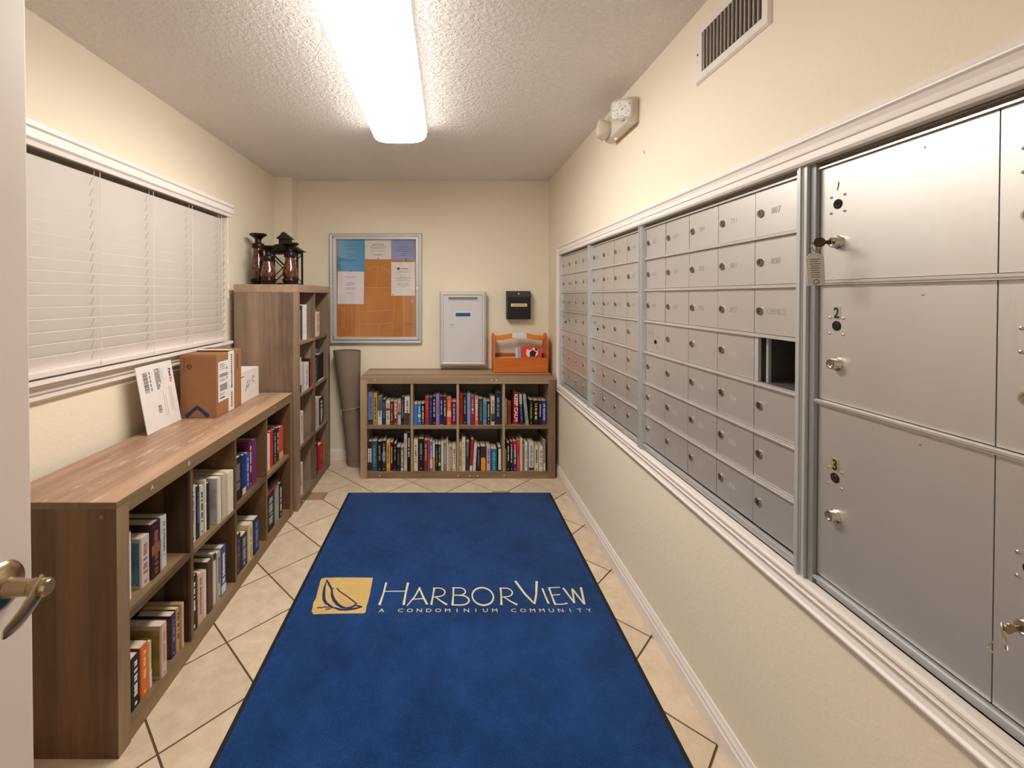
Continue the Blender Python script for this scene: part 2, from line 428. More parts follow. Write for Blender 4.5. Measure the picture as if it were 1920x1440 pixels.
for k in range(NS):
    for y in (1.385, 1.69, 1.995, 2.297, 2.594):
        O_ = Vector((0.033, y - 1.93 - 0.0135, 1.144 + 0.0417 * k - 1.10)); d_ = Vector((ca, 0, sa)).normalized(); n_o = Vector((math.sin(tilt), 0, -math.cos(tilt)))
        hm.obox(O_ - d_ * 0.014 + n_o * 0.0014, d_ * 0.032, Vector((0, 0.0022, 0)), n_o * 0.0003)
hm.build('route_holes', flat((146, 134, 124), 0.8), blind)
B(0.010, 0.056, BY0 - 1.93, BY1 - 1.93, 0.0005, 0.022).build('bottom_rail', M_BLIND, blind, bevel=0.003)
for y in (1.385, 1.69, 1.995, 2.297, 2.594):
    m = MB(); m.tube([(0.060, y - 1.93, 0.80), (0.060, y - 1.93, 0.01)], 0.0012, 5)
    m.tube([(0.0595, y - 1.93 - 0.028, 0.80), (0.0595, y - 1.93 - 0.028, 0.03)], 0.0007, 4)
    m.build('ladder_cord', M_TRIM, blind)
m_t = MB().lathe([(0.002, 0.03), (0.004, 0.024), (0.006, 0.004), (0.006, 0.0)], seg=10)
tas = m_t.mesh('tassel', M_TRIM)
for k, (yy, zz) in enumerate(((2.645, 1.565), (2.652, 1.415), (2.647, 1.36))):
    c_ = MB().tube([(0.068, yy - 1.93, 0.79), (0.069, yy - 1.93 + 0.002, 0.6), (0.068, yy - 1.93, zz - 1.10 + 0.03)], 0.001, 5).build('pull_cord', M_TRIM, blind)
    put('tassel', tas, c_, (0.068, yy - 1.93, zz - 1.10))

# ------------------------------------------------------------------ door at the camera's side
door = struct(thing('door_1', 'white open door with bronze lever handle beside the low bookcase', 'door', (-0.637, YF + 0.03, 0), R(0)))
door.rotation_euler = (0, R(-0.0), R(0.6))
B(-0.045, 0.0, 0.0, 0.895, 0.012, 2.03).build('door_leaf', M_DOOR, door, bevel=0.003)
lz = 0.955; ly = 0.622 - (YF + 0.03)
hd = MB().lathe([(0.034, 0.0), (0.035, 0.004), (0.032, 0.009), (0.024, 0.013), (0.014, 0.017), (0.012, 0.03), (0.011, 0.048)], (0, ly, lz), 28, 'x').build('handle_rose', M_BRASS, door, smooth=True)
pts, rr = [], []
for k in range(15):
    t = k / 14
    pts.append((0.060 + 0.026 * t ** 1.3, ly + 0.008 - 0.088 * t, lz + 0.004 - 0.010 * math.sin(t * math.pi) - 0.012 * t))
    rr.append((0.0165 - 0.005 * t) * (1 - 0.45 * t ** 3) if t < 0.97 else 0.004)
m = MB().tube(pts, rr, 14, 0.30)
m.lathe([(0.0105, 0.046), (0.0125, 0.052), (0.0125, 0.070), (0.010, 0.074)], (0, ly, lz), 20, 'x')
m.build('lever', M_BRASS, hd, smooth=True)
for z in (0.25, 1.05, 1.80):
    MB().lathe([(0.007, 0), (0.007, 0.09)], (0.004, -0.004, z), 10).build('hinge', M_BRASS, door)

# ------------------------------------------------------------------ ceiling light
M_LAMP = emit(LAMP_COLOR, LAMP_STRENGTH, 'diffuser_glow')
_nt = M_LAMP.node_tree; _b = _nt.nodes['Principled BSDF']          # prismatic diffuser: less light leaves its sides than its face
_g = N(_nt, 'ShaderNodeNewGeometry'); _sp = N(_nt, 'ShaderNodeSeparateXYZ'); _nt.links.new(_g.outputs['True Normal'], _sp.inputs[0])
_mr = N(_nt, 'ShaderNodeMapRange'); _nt.links.new(_sp.outputs[2], _mr.inputs['Value'])
_mr.inputs['From Min'].default_value = 0.0; _mr.inputs['From Max'].default_value = -1.0; _mr.inputs['To Min'].default_value = LAMP_STRENGTH * 0.075; _mr.inputs['To Max'].default_value = LAMP_STRENGTH
_nt.links.new(_mr.outputs['Result'], _b.inputs['Emission Strength'])
LX, LY0, LY1 = -0.272, 1.21, 2.49
lamp = thing('ceiling_light', 'long wraparound fluorescent light with white diffuser on the textured ceiling', 'ceiling light', (LX, (LY0 + LY1) / 2, ZC))
hl = (LY1 - LY0) / 2
B(-0.148, 0.148, -hl + 0.01, hl - 0.01, -0.02, -0.0005).build('housing', M_WHITE, lamp)
prof = [(-0.150, -0.014), (-0.153, -0.026)]
for k in range(13):
    a = math.pi * k / 12
    prof.append((-0.150 * math.copysign(abs(math.cos(a)) ** 0.55, math.cos(a)), -0.028 - 0.062 * math.sin(a) ** 0.75))
prof += [(0.153, -0.026), (0.150, -0.014)]
m = MB(); m.prism(prof, 'xz', -hl + 0.004, hl - 0.004)
m.build('diffuser', M_LAMP, lamp)
for sg in (-1, 1):
    y0 = sg * hl - (0.004 if sg > 0 else 0)
    m = MB(); m.prism([(x * 1.01, z * 1.02 + 0.0005) for x, z in prof], 'xz', y0, y0 + 0.004)
    m.build('end_cap', M_LAMP, lamp)

# ------------------------------------------------------------------ air vent high on the wall of the mailboxes
vent = thing('air_vent', 'white wall air vent with vertical blades high above the mailboxes', 'air vent', (XR, 1.31, 2.175))
def Vm(a, b_, h): return (-h, a, b_)
VY, VZ = 0.170, 0.094
m = MB(); m.molding((-VY + 0.032, VY - 0.032, -VZ + 0.030, VZ - 0.030), [(0, -0.01), (0, 0.006), (0.026, 0.010), (0.031, 0.004), (0.032, 0.0)], Vm)
m.build('vent_frame', M_TRIM, vent)
B(-0.002, -0.0005, -VY + 0.02, VY - 0.02, -VZ + 0.02, VZ - 0.02).build('duct_back', flat((84, 76, 66), 0.8), vent)
m = MB().box(-0.005, 0.005, -0.0010, 0.0010, -VZ + 0.030, VZ - 0.030)
bl = m.mesh('blade', flat((206, 196, 184), 0.5))
for k in range(15):
    put('blade', bl, vent, (-0.0035, -VY + 0.045 + k * (2 * VY - 0.09) / 14, 0), (0, 0, R(14)))
for y in (-VY + 0.014, VY - 0.014):
    MB().lathe([(0.004, 0), (0.003, -0.003)], (-0.007, y, 0), 10, 'x').build('screw', M_DARKMETAL, vent)

# ------------------------------------------------------------------ emergency light
M_EL = flat((214, 203, 186), 0.45, vary=0.02)
el = thing('emergency_light', 'beige emergency light with two swivel lamp heads on the wall near ceiling', 'emergency light', (XR, 2.065, 2.19))
m = MB()
m.prism([(0, -0.050), (-0.030, -0.062), (-0.056, -0.050), (-0.060, 0.030), (-0.050, 0.062), (0, 0.062)], 'xz', -0.13, 0.13)
m.build('body', M_EL, el, bevel=0.006)
M_LENS, _nt, _b = base_mat('lamp_lens', 0.15)
_v = N(_nt, 'ShaderNodeTexVoronoi'); _v.inputs['Scale'].default_value = 95
_tc = N(_nt, 'ShaderNodeTexCoord'); _nt.links.new(_tc.outputs['Object'], _v.inputs['Vector'])
_cr = N(_nt, 'ShaderNodeValToRGB'); _cr.color_ramp.elements[0].color = (0.42, 0.41, 0.42, 1); _cr.color_ramp.elements[1].color = (0.92, 0.91, 0.90, 1); _cr.color_ramp.elements[0].position = 0.16; _cr.color_ramp.elements[1].position = 0.42
_nt.links.new(_v.outputs['Distance'], _cr.inputs['Fac']); _nt.links.new(_cr.outputs['Color'], _b.inputs['Base Color'])
_bp = N(_nt, 'ShaderNodeBump'); _bp.inputs['Strength'].default_value = 0.8; _bp.inputs['Distance'].default_value = 0.003; _nt.links.new(_v.outputs['Distance'], _bp.inputs['Height']); _nt.links.new(_bp.outputs['Normal'], _b.inputs['Normal'])
def lamp_head(loc, aim, name='lamp_head'):
    q = Vector(aim).to_track_quat('Z', 'Y').to_euler()
    sh = MB()
    def sq(h, z, e): 
        out = []
        for k in range(16):
            a = 2 * math.pi * (k + 0.5) / 16; cx_, sy_ = math.cos(a), math.sin(a)
            out.append((h * math.copysign(abs(cx_) ** e, cx_), h * math.copysign(abs(sy_) ** e, sy_), z))
        return out
    rings = [sq(0.014, -0.055, 0.9), sq(0.030, -0.042, 0.8), sq(0.042, -0.016, 0.6), sq(0.045, 0.0, 0.45), sq(0.045, 0.006, 0.45)]
    sh.v = [p for r_ in rings for p in r_]
    sh.f = [(i * 16 + k, i * 16 + (k + 1) % 16, (i + 1) * 16 + (k + 1) % 16, (i + 1) * 16 + k) for i in range(4) for k in range(16)] + [tuple(range(16))[::-1], tuple(range(64, 80))]
    h = sh.build(name, M_EL, el, loc, q, smooth=True)
    MB().add(sq(0.039, 0.0065, 0.4) + sq(0.036, 0.0105, 0.4), [(k, (k + 1) % 16, 16 + (k + 1) % 16, 16 + k) for k in range(16)] + [tuple(range(16, 32))]).build('lens', M_LENS, h)
    return h
lamp_head((-0.072, -0.118, 0.008), (-0.40, -0.85, -0.12))
lamp_head((-0.088, 0.088, -0.004), (-0.75, 0.62, 0.10))
for y, x, z in ((-0.10, -0.062, 0.0), (0.085, -0.066, -0.004)):
    MB().tube([(-0.040, y, z), (x - 0.012, y, z)], 0.012, 10).build('swivel', M_EL, el)
MB().lathe([(0.0035, 0), (0.0035, -0.003), (0.001, -0.005)], (-0.034, 0.045, -0.060), 10).build('indicator', emit((1.0, 0.12, 0.06), 9, 'red_led'), el)

# ------------------------------------------------------------------ mailbox bank
TP = [(0.0, -0.004), (0.0, 0.020), (0.006, 0.024), (0.012, 0.024), (0.014, 0.019), (0.024, 0.019), (0.026, 0.023), (0.034, 0.016), (0.044, 0.013), (0.054, 0.016), (0.058, 0.021), (0.062, 0.021), (0.068, 0.012), (0.078, 0.010), (0.080, 0.0)]
TP = [(o * 0.95, h) for o, h in TP]
def wr(a, b_, h): return (XR - h, a, b_)
struct(MB().molding((PY0, PY1, PZ0, PZ1), TP, wr).build('trim_1', M_TRIM))

XF = XR + 0.006                        # plane of the little doors
ROWS = [(1.5355, 1.656), (1.404, 1.5255), (1.2725, 1.394), (1.141, 1.2625), (1.0095, 1.131), (0.878, 0.9995), (0.7465, 0.868)]
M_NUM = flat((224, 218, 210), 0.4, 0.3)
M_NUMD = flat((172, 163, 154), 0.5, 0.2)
M_HOUSE = flat((46, 46, 46), 0.6, 0.3)
rivet_me = MB().lathe([(0.0030, 0), (0.0024, -0.0018), (0.0008, -0.0025)], (0, 0, 0), 10, 'x').mesh('rivet', M_CHROME)
M_LOCK = flat((158, 148, 136), 0.28, 1.0, vary=0.05)
lk = MB()
lk.lathe([(0.0098, 0.002), (0.0098, -0.003), (0.0088, -0.0045), (0.0072, -0.0045), (0.0068, -0.0035), (0.0, -0.0035)], (0, 0, 0), 18, 'x', cap=False)
lk.v = [(x, y * 1.12, z * 1.12) for x, y, z in lk.v]
lock_me = lk.mesh('lock', M_LOCK, True)
slot_me = B(-0.0042, -0.003, -0.0008, 0.0008, -0.0045, 0.0045).mesh('key_slot', M_HOLE)
def mail_unit(name, label, y_far, y_near, cols, numbers, openc=None, arrow=None, group='mailbox units in the wall'):
    u = thing(name, label, 'mailbox unit', (XR, y_near, PZ0), 0, group)
    def l(x, y, z): return (x - XR, y - y_near, z - PZ0)
    def bx(x0, x1, y0, y1, z0, z1): return MB().box(x0 - XR, x1 - XR, y0 - y_near, y1 - y_near, z0 - PZ0, z1 - PZ0)
    st = 0.019
    # outer frame: stiles with a raised bead
    m = MB()
    for a, b_ in ((y_near, y_near + st), (y_far - st, y_far)):
        m.v += []; m.box(-0.012, 0.03, a - y_near, b_ - y_near, 0.0, PZ1 - PZ0)
        m.box(-0.016, -0.012, a - y_near + 0.004, a - y_near + 0.009, 0.0, PZ1 - PZ0)
    m.box(0.004, 0.03, st, y_far - y_near - st, 0.0, 0.018); m.box(0.028, 0.032, st, y_far - y_near - st, PZ1 - PZ0 - 0.013, PZ1 - PZ0)
    m.box(-0.004, 0.010, st, y_far - y_near - st, 0.018, 0.0235)
    m.build('unit_frame', M_ALU, u)
    # five-sided housing behind the doors
    m = MB(); w = y_far - y_near; hh = PZ1 - PZ0
    m.box(0.03, 0.40, 0.002, 0.004, 0.002, hh - 0.002); m.box(0.03, 0.40, w - 0.004, w - 0.002, 0.002, hh - 0.002)
    m.box(0.03, 0.40, 0.004, w - 0.004, 0.002, 0.004); m.box(0.03, 0.40, 0.004, w - 0.004, hh - 0.004, hh - 0.002); m.box(0.398, 0.40, 0.002, w - 0.002, 0.002, hh - 0.002)
    m.build('housing', M_HOUSE, u)
    ya, yb = y_near + st, y_far - st
    cw = (yb - ya) / cols
    for k in range(6):
        z = (ROWS[k][0] + ROWS[k + 1][1]) / 2
        m = bx(XF - 0.006, XF + 0.01, ya, yb, z - 0.0052, z + 0.0035); m.box(XF - 0.0085 - XR, XF - 0.006 - XR, 0 + st, yb - y_near, z - 0.0052 - PZ0, z - 0.002 - PZ0)
        m.build('rail', M_RAIL, u)
    m = bx(XF - 0.006, XF + 0.01, ya, yb, 1.6575, 1.6625); m.build('rail', M_RAIL, u)
    dme = MB().box(0, 0.003, -cw + 0.0022, 0, 0, ROWS[0][1] - ROWS[0][0]).mesh('mailbox_door', M_DOORALU)
    for c in range(cols):
        ytop = yb - c * cw                                  # far edge of the column
        for r in range(7):
            if openc == (c, r):
                z0, z1 = ROWS[r]
                m = MB()
                for a, b_ in ((ytop - 0.004, ytop - 0.002), (ytop - cw + 0.002, ytop - cw + 0.004)): m.box(0.01, 0.30, a - y_near, b_ - y_near, z0 - PZ0, z1 - PZ0)
                m.box(0.006, 0.30, ytop - cw - y_near, ytop - y_near, z0 - PZ0 - 0.004, z0 - PZ0); m.box(0.006, 0.30, ytop - cw - y_near, ytop - y_near, z1 - PZ0, z1 - PZ0 + 0.004)
                m.build('open_compartment', flat((150, 146, 142), 0.4, 0.8), u)['label'] = 'open doorless compartment with dark inside'
                m = MB(); m.box(0.004, 0.012, ytop - 0.018 - y_near, ytop - 0.004 - y_near, z0 - PZ0, z1 - PZ0); m.box(0.02, 0.028, ytop - 0.034 - y_near, ytop - 0.026 - y_near, z0 - PZ0, z1 - PZ0)
                m.build('compartment_jamb', M_ALU, u)
                continue
            jit = random.uniform(-0.0006, 0.0006)
            d = put('mailbox_door', dme, u, l(XF + jit, ytop - 0.0011, ROWS[r][0]))
            if arrow == (c, r):
                zc = 0.058
                m = MB(); m.lathe([(0.008, 0.0), (0.008, -0.003), (0.006, -0.004)], (0, -0.085, 0.045), 14, 'x'); m.build('arrow_lock', M_HOLE, d)
                for dy, dz in ((-0.02, 0.02), (0.02, 0.02), (-0.02, -0.02), (0.02, -0.02)): put('rivet', rivet_me, d, (0, -0.085 + dy, 0.045 + dz))
                m = MB()
                for k in range(9): m.box(-0.0006, 0, -0.022 - k * 0.005, -0.018 - k * 0.005 + random.uniform(0, .003), 0.078 - random.uniform(0, .008), 0.088)
                m.build('worn_sticker', M_NUMD, d)
                continue
            big = False
            lo = put('lock', lock_me, d, (0, -0.021, 0.060 if r < 3 else 0.066)); 
            put('key_slot', slot_me, d, (0, -0.021, 0.060 if r < 3 else 0.066), (R(random.choice((0, 0, 12, 60))), 0, 0))
            num = numbers[c][r]
            if num:
                sz = 0.024 if num != 'OFFICE' else 0.023
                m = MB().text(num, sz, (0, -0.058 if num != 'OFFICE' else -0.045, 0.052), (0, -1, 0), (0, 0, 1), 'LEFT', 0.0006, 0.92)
                m.build('number', M_NUM if r > 2 else M_NUMD, d, recalc=False)  # lower rows get a lighter colour: specular brightness painted into the digits
    return u
def seq(*a): return [str(x) if x else None for x in a]
mail_unit('mailbox_unit', 'mailbox unit of four door columns beside the far wall and orange carrier', 3.243, 2.575, 4,
          [seq(103, 104, 105, None, 106, 107, 108), seq(109, 110, 111, 201, 202, 203, 204), seq(205, 206, 207, 208, 209, 210, 211), seq(301, 302, 303, 304, 305, 306, 307)], arrow=(0, 3))
mail_unit('mailbox_unit', 'four-column mailbox unit between the far one and the five-column one', 2.573, 1.888, 4,
          [seq(308, 309, 310, None, 311, 401, 402), seq(403, 404, 405, 406, 407, 408, 409), seq(410, 411, 501, 502, 503, 504, 505), seq(506, 507, 508, 509, 510, 511, 601)], arrow=(0, 3))
mail_unit('mailbox_unit', 'five-column mailbox unit with one open doorless compartment below the OFFICE door', 1.886, 1.022, 5,
          [seq(602, 603, 604, None, 605, 606, 607), seq(608, 609, 610, 611, 701, 702, 703), seq(704, 705, 706, 707, 708, 709, 710), seq(711, 801, 802, 803, 804, 805, 806), seq(807, 808, 'OFFICE', None, None, None, None)], openc=(4, 3), arrow=(0, 3))

# parcel lockers
PN, PF = 0.338, 1.020
pl = thing('parcel_locker', 'steel parcel locker with six large numbered doors nearest the viewer', 'parcel locker', (XR, PN, PZ0))
def pb(x0, x1, y0, y1, z0, z1): return MB().box(x0 - XR, x1 - XR, y0 - PN, y1 - PN, z0 - PZ0, z1 - PZ0)
m = MB(); w = PF - PN; hh = PZ1 - PZ0
m.box(-0.012, 0.03, w - 0.008, w, 0, hh);  m.box(-0.012, 0.03, 0, 0.014, 0, hh)
m.box(0.004, 0.03, 0.014, w - 0.024, 0, 0.016); m.box(0.028, 0.032, 0.014, w - 0.024, hh - 0.013, hh); m.box(-0.004, 0.010, 0.014, w - 0.024, 0.014, 0.020)
m.build('unit_frame', M_ALU, pl)
m = MB(); m.box(0.03, 0.40, 0.002, w - 0.002, 0.002, hh - 0.002); m.build('housing', M_HOUSE, pl)
MB().box(-0.004, 0.03, w - 0.0235, w - 0.0095, 0, hh).build('jamb', flat((150, 152, 154), 0.45, 0.4, vary=0.03), pl)
LR = [(1.4085, 1.6585, 0.086), (1.141, 1.397, 0.089), (0.7395, 1.1285, 0.153)]
LC = [(0.995, 0.674), (0.672, 0.354)]
for z in (1.4027, 1.1348):
    m = pb(XF - 0.008, XF + 0.01, 0.354, 0.996, z - 0.0052, z + 0.0045); m.box(XF - 0.011 - XR, XF - 0.008 - XR, 0.354 - PN, 0.996 - PN, z - PZ0 - 0.001, z - PZ0 + 0.0035)
    m.build('rail', M_RAIL, pl)
m = pb(XF - 0.006, XF + 0.01, 0.354, 0.996, 1.6595, 1.6635); m.build('rail', M_RAIL, pl)
M_LOCKDOOR = brushed('locker_door_metal', (216, 211, 205), 0.42, 'z', 0.10, metal=0.74)
n_ = 0
cyl_me = MB().lathe([(0.0142, 0.002), (0.0142, -0.003), (0.0120, -0.005), (0.0118, -0.013), (0.0104, -0.0155), (0.0078, -0.0155), (0.0074, -0.0130), (0.0040, -0.0130), (0.0036, -0.0145), (0.0, -0.0145)], (0, 0, 0), 22, 'x', False).mesh('lock_cylinder', M_CHROME, True)
hole_me = MB().lathe([(0.0105, 0.0005), (0.0105, -0.0012), (0.0085, -0.0016), (0.0, -0.0014)], (0, 0, 0), 18, 'x', False).mesh('keyhole', M_HOLE, True)
keyway_me = MB().tube([(0, 0.0045 * math.cos(a), 0.0062 * math.sin(a)) for a in [2 * math.pi * i / 14 for i in range(14)]], 0.0011, 5, closed=True).mesh('keyway', M_DARKMETAL)
M_PLATE = flat((196, 188, 172), 0.4, 0.4)
M_PLATEY = flat((172, 160, 110), 0.4, 0.3)
for ci, (yf, yn) in enumerate(LC):
    for ri, (z0, z1, ho) in enumerate(LR):
        n_ += 1
        d = pb(XF, XF + 0.003, yn, yf, z0, z1).build('locker_door', M_LOCKDOOR, pl)
        cx_, cy_, cz_ = XF - XR, yf - 0.044 - PN, z1 - ho - PZ0
        kh = put('keyhole', hole_me, d, (cx_, cy_, cz_))
        put('keyway', keyway_me, d, (cx_ - 0.0014, cy_ - 0.001, cz_), (R(25), 0, 0))
        for dy, dz in ((-0.0165, 0.0175), (0.0165, 0.0175), (-0.0165, -0.0175), (0.0165, -0.0175)): put('rivet', rivet_me, d, (cx_, cy_ + dy, cz_ + dz))
        put('lock_cylinder', cyl_me, d, (cx_, cy_ - 0.002, cz_ - 0.083))
        rv = MB().lathe([(0.0022, 0), (0.0014, -0.0012)], (cx_, (yf + yn) / 2 - PN - 0.055 + 0.0, z1 - 0.022 - PZ0), 10, 'x'); rv.build('rivet', M_CHROME, d)
        if n_ in (1, 4):
            m = MB()
            if n_ == 1: m.stroke([(0.0, 0.0), (0.003, 0.012), (0.0035, 0.018)], [0.002, 0.0026, 0.002], (cx_, cy_ + 0.002, cz_ + 0.030), (0, -1, 0), (0, 0, 1), (-1, 0, 0), 0.0004)
            else: m.stroke([(0.0, 0.022), (0.0, 0.010), (0.012, 0.008)], 0.0026, (cx_, cy_ + 0.004, cz_ + 0.034), (0, -1, 0), (0, 0, 1), (-1, 0, 0), 0.0004); m.stroke([(0.010, 0.022), (0.010, 0.0)], 0.0026, (cx_, cy_ + 0.004, cz_ + 0.034), (0, -1, 0), (0, 0, 1), (-1, 0, 0), 0.0004)
            m.build('number', M_INK, d)
        else:
            p = MB().box(cx_ - 0.0008, cx_, cy_ - 0.009, cy_ + 0.009, cz_ + 0.014, cz_ + 0.042).build('number_plate', M_PLATE if n_ == 2 else M_PLATEY, d)
            MB().text(str(n_), 0.032, (cx_ - 0.0008, cy_ + 0.0, cz_ + 0.0175), (0, -1, 0), (0, 0, 1), 'CENTER', 0.0004, 0.85, bold=0.028).build('number', M_INK, d, recalc=False)

# keys hanging from locker locks
def key_bunch(name, label, loc, tagged):
    k = thing(name, label, 'keys', loc)
    m = MB()                                               # key blade + bow, sticking out of the lock
    m.box(-0.012, 0.0, -0.0010, 0.0010, -0.004, 0.004)
    bs = 0.0105 if tagged else 0.0075
    bow = [(0.0 - 0.012 - bs * (1 - math.cos(a)) * (1.25 if tagged else 1.0), bs * math.sin(a)) for a in [2 * math.pi * i / 16 for i in range(16)]]
    m.prism(bow, 'xz', -0.0012, 0.0012)
    m.build('key', M_BRASS if not tagged else flat((84, 62, 48), 0.35, 0.9), k)
    rr_ = 0.011 if tagged else 0.017
    cx_, cz_ = (-0.034, -0.010) if tagged else (-0.026, -0.012)
    ring = [(cx_ + rr_ * math.cos(a) * (0.7 if tagged else 1), 0.004 * math.sin(a) + (0 if tagged else 0.014 * math.cos(a)), cz_ + rr_ * math.sin(a)) for a in [2 * math.pi * i / 20 for i in range(20)]]
    MB().tube(ring, 0.0010, 6, closed=True).build('key_ring', M_CHROME if not tagged else M_BRASS, k, smooth=True)
    if tagged:
        m = MB()
        pts_ = [(-0.016, -0.068), (0.016, -0.068), (0.016, -0.008), (0.008, 0.002), (-0.008, 0.002), (-0.016, -0.008)]
        m.prism(pts_, 'xz', -0.0011, 0.0011)
        t = m.build('key_tag', flat((208, 202, 194), 0.3), k, (cx_ - 0.001, 0.001, cz_ - 0.016), (0, R(-3), R(-20)))
        m = MB()
        for i in range(9):
            m.box(-0.010 + random.uniform(0, 0.002), 0.010 - random.uniform(0, 0.005), -0.0016, -0.0011, -0.012 - i * 0.0048, -0.0105 - i * 0.0048)
        m.build('tag_print', flat((110, 102, 96), 0.7), t)
        m = MB().tube([(0.005 * math.cos(a), -0.0015, -0.060 + 0.005 * math.sin(a)) for a in [2 * math.pi * i / 14 for i in range(14)]], 0.0006, 5, closed=True)
        m.text('1', 0.007, (0.0, -0.0012, -0.0625), (1, 0, 0), (0, 0, 1), 'CENTER', 0.0003)
        m.build('tag_number', M_INK, t)
    else:
        MB().tube([(cx_, 0.012, cz_ - 0.016), (cx_ - 0.004, 0.016, cz_ - 0.028), (cx_ + 0.006, 0.012, cz_ - 0.040)], 0.0012, 6).build('split_link', M_CHROME, k)
    return k
key_bunch('key_bunch', 'dark key with clear plastic tag hanging from locker door 1', (XF - 0.0160, 0.949, 1.4895), True)
key_bunch('key_bunch', 'bare key ring hanging from the lock of locker door 6', (XF - 0.0160, 0.626, 0.8925), False)

# ------------------------------------------------------------------ bookcases
WOODS = {
    'far': ((180, 152, 120), (112, 88, 64)),
    'low': ((152, 126, 92), (86, 66, 44)),
    'tall': ((176, 148, 124), (104, 84, 68)),
}
def bookcase(name, label, tone, W, D, H, cols, rows, loc, rz, worn=False):
    o = thing(name, label, 'bookcase', loc, rz, 'rustic wood cube bookcases')
    li, dk = WOODS[tone]
    pw = 0.28 if tone == 'tall' else 0.5
    wx = wood(li, dk, 'x', 'y', pw=pw); wz = wood(li, dk, 'z', 'y', pw=pw); wt = wood((184, 148, 120), (104, 76, 56), 'x', 'y', 0.085, worn=True) if worn else wx
    if tone == 'low': wz = wood((128, 94, 66), (58, 38, 26), 'z', 'y')  # darker sides and dividers: shade of the unlit end put into the wood
    t, d_ = 0.05, 0.018
    wf = wood(li, dk, 'x', 'y', 3.0); we = wood(li, dk, 'z', 'y', 3.0)
    if tone == 'tall':
        B(0, t, 0.001, D, 0, H - t).build('side_panel', wz, o, bevel=0.0015)
        B(W - t, W, 0.001, D, 0, H - t).build('side_panel', wz, o, bevel=0.0015)
        B(-0.001, W + 0.001, 0, D, H - t, H - 0.0012).build('top_frame', wf, o, bevel=0.001)
    else:
        for a in (0, W - t):
            B(a, a + t, 0.0014, D, 0, H - 0.020).build('side_panel', wz, o)
            B(a, a + t, 0.0, 0.0013, 0, H - 0.020).build('edge_strip', we, o)
        m = B(t, W - t, 0, D, H - t, H - 0.019); m.box(-0.0008, W + 0.0008, 0, D, H - 0.0195, H - 0.0012)
        m.build('top_frame', wf, o)
    B(0.001, W - 0.001, 0.001, D, H - 0.0013, H).build('top_panel', wt, o)
    B(t, W - t, 0.004, D, 0, t).build('bottom_panel', wf, o)
    B(t, W - t, D - 0.006, D - 0.002, t, H - t).build('back_panel', flat((158, 150, 144) if tone == 'far' else (128, 104, 82), 0.8, vary=0.15), o)
    cw = (W - 2 * t - (cols - 1) * d_) / cols; rh = (H - 2 * t - (rows - 1) * d_) / rows
    for c in range(1, cols):
        x = t + c * cw + (c - 1) * d_
        B(x, x + d_, 0.006, D - 0.006, t, H - t).build('divider', wz, o)
    for c in range(cols):
        x = t + c * (cw + d_)
        for r in range(1, rows):
            z = t + r * rh + (r - 1) * d_
            B(x, x + cw, 0.007, D - 0.006, z, z + d_).build('shelf', wx, o)
    return o, cw, rh
HB = 0.765
far_bc, fcw, frh = bookcase('bookcase', 'wide low bookcase against the far wall under the drop box', 'far', 1.4635, 0.385, HB, 4, 2, (-0.658, 3.27, 0), 0)
low_bc, lcw, lrh = bookcase('bookcase', 'low bookcase under the window with scuffed planked top', 'low', 1.465, 0.388, HB, 4, 2, (-0.976, 1.28, 0), R(90), True)
tall_bc, tcw, trh = bookcase('bookcase', 'tall upright bookcase in the corner carrying candle holders', 'tall', 0.762, 0.402, 1.447, 2, 4, (-0.953, 2.766, 0), R(90))
M_DOT = flat((236, 226, 208), 0.4)
def dots(bc, pts_, name='screw_cover', y=-0.0008):
    for x, z in pts_:
        MB().lathe([(0.0045, 0.001), (0.0045, -0.0004), (0.003, -0.0012)], (x, 0, z), 10, 'y').build(name, M_DOT, bc)
dots(far_bc, [(0.11, 0.742), (0.985, 0.743), (1.02, 0.743), (0.145, 0.022), (0.735, 0.024), (0.82, 0.022), (0.88, 0.021), (1.08, 0.026)])
dots(low_bc, [(1.18, 0.745)])
dots(tall_bc, [(0.60, 1.425), (0.10, 0.020)])
for x, ch in ((0.155, 'A'), (0.36, 'B')):
    MB().text(ch, 0.022, (x, -0.0002, 0.735), (1, 0, 0), (0, 0, 1), 'CENTER', 0.0006).build('sticker_letter', M_DOT, low_bc, recalc=False)
m = MB().lathe([(0.006, 0), (0.005, -0.001)], (0.0, 0.045, 0.722), 12, 'x'); m.build('screw_cover', flat((150, 118, 88), 0.5), low_bc)

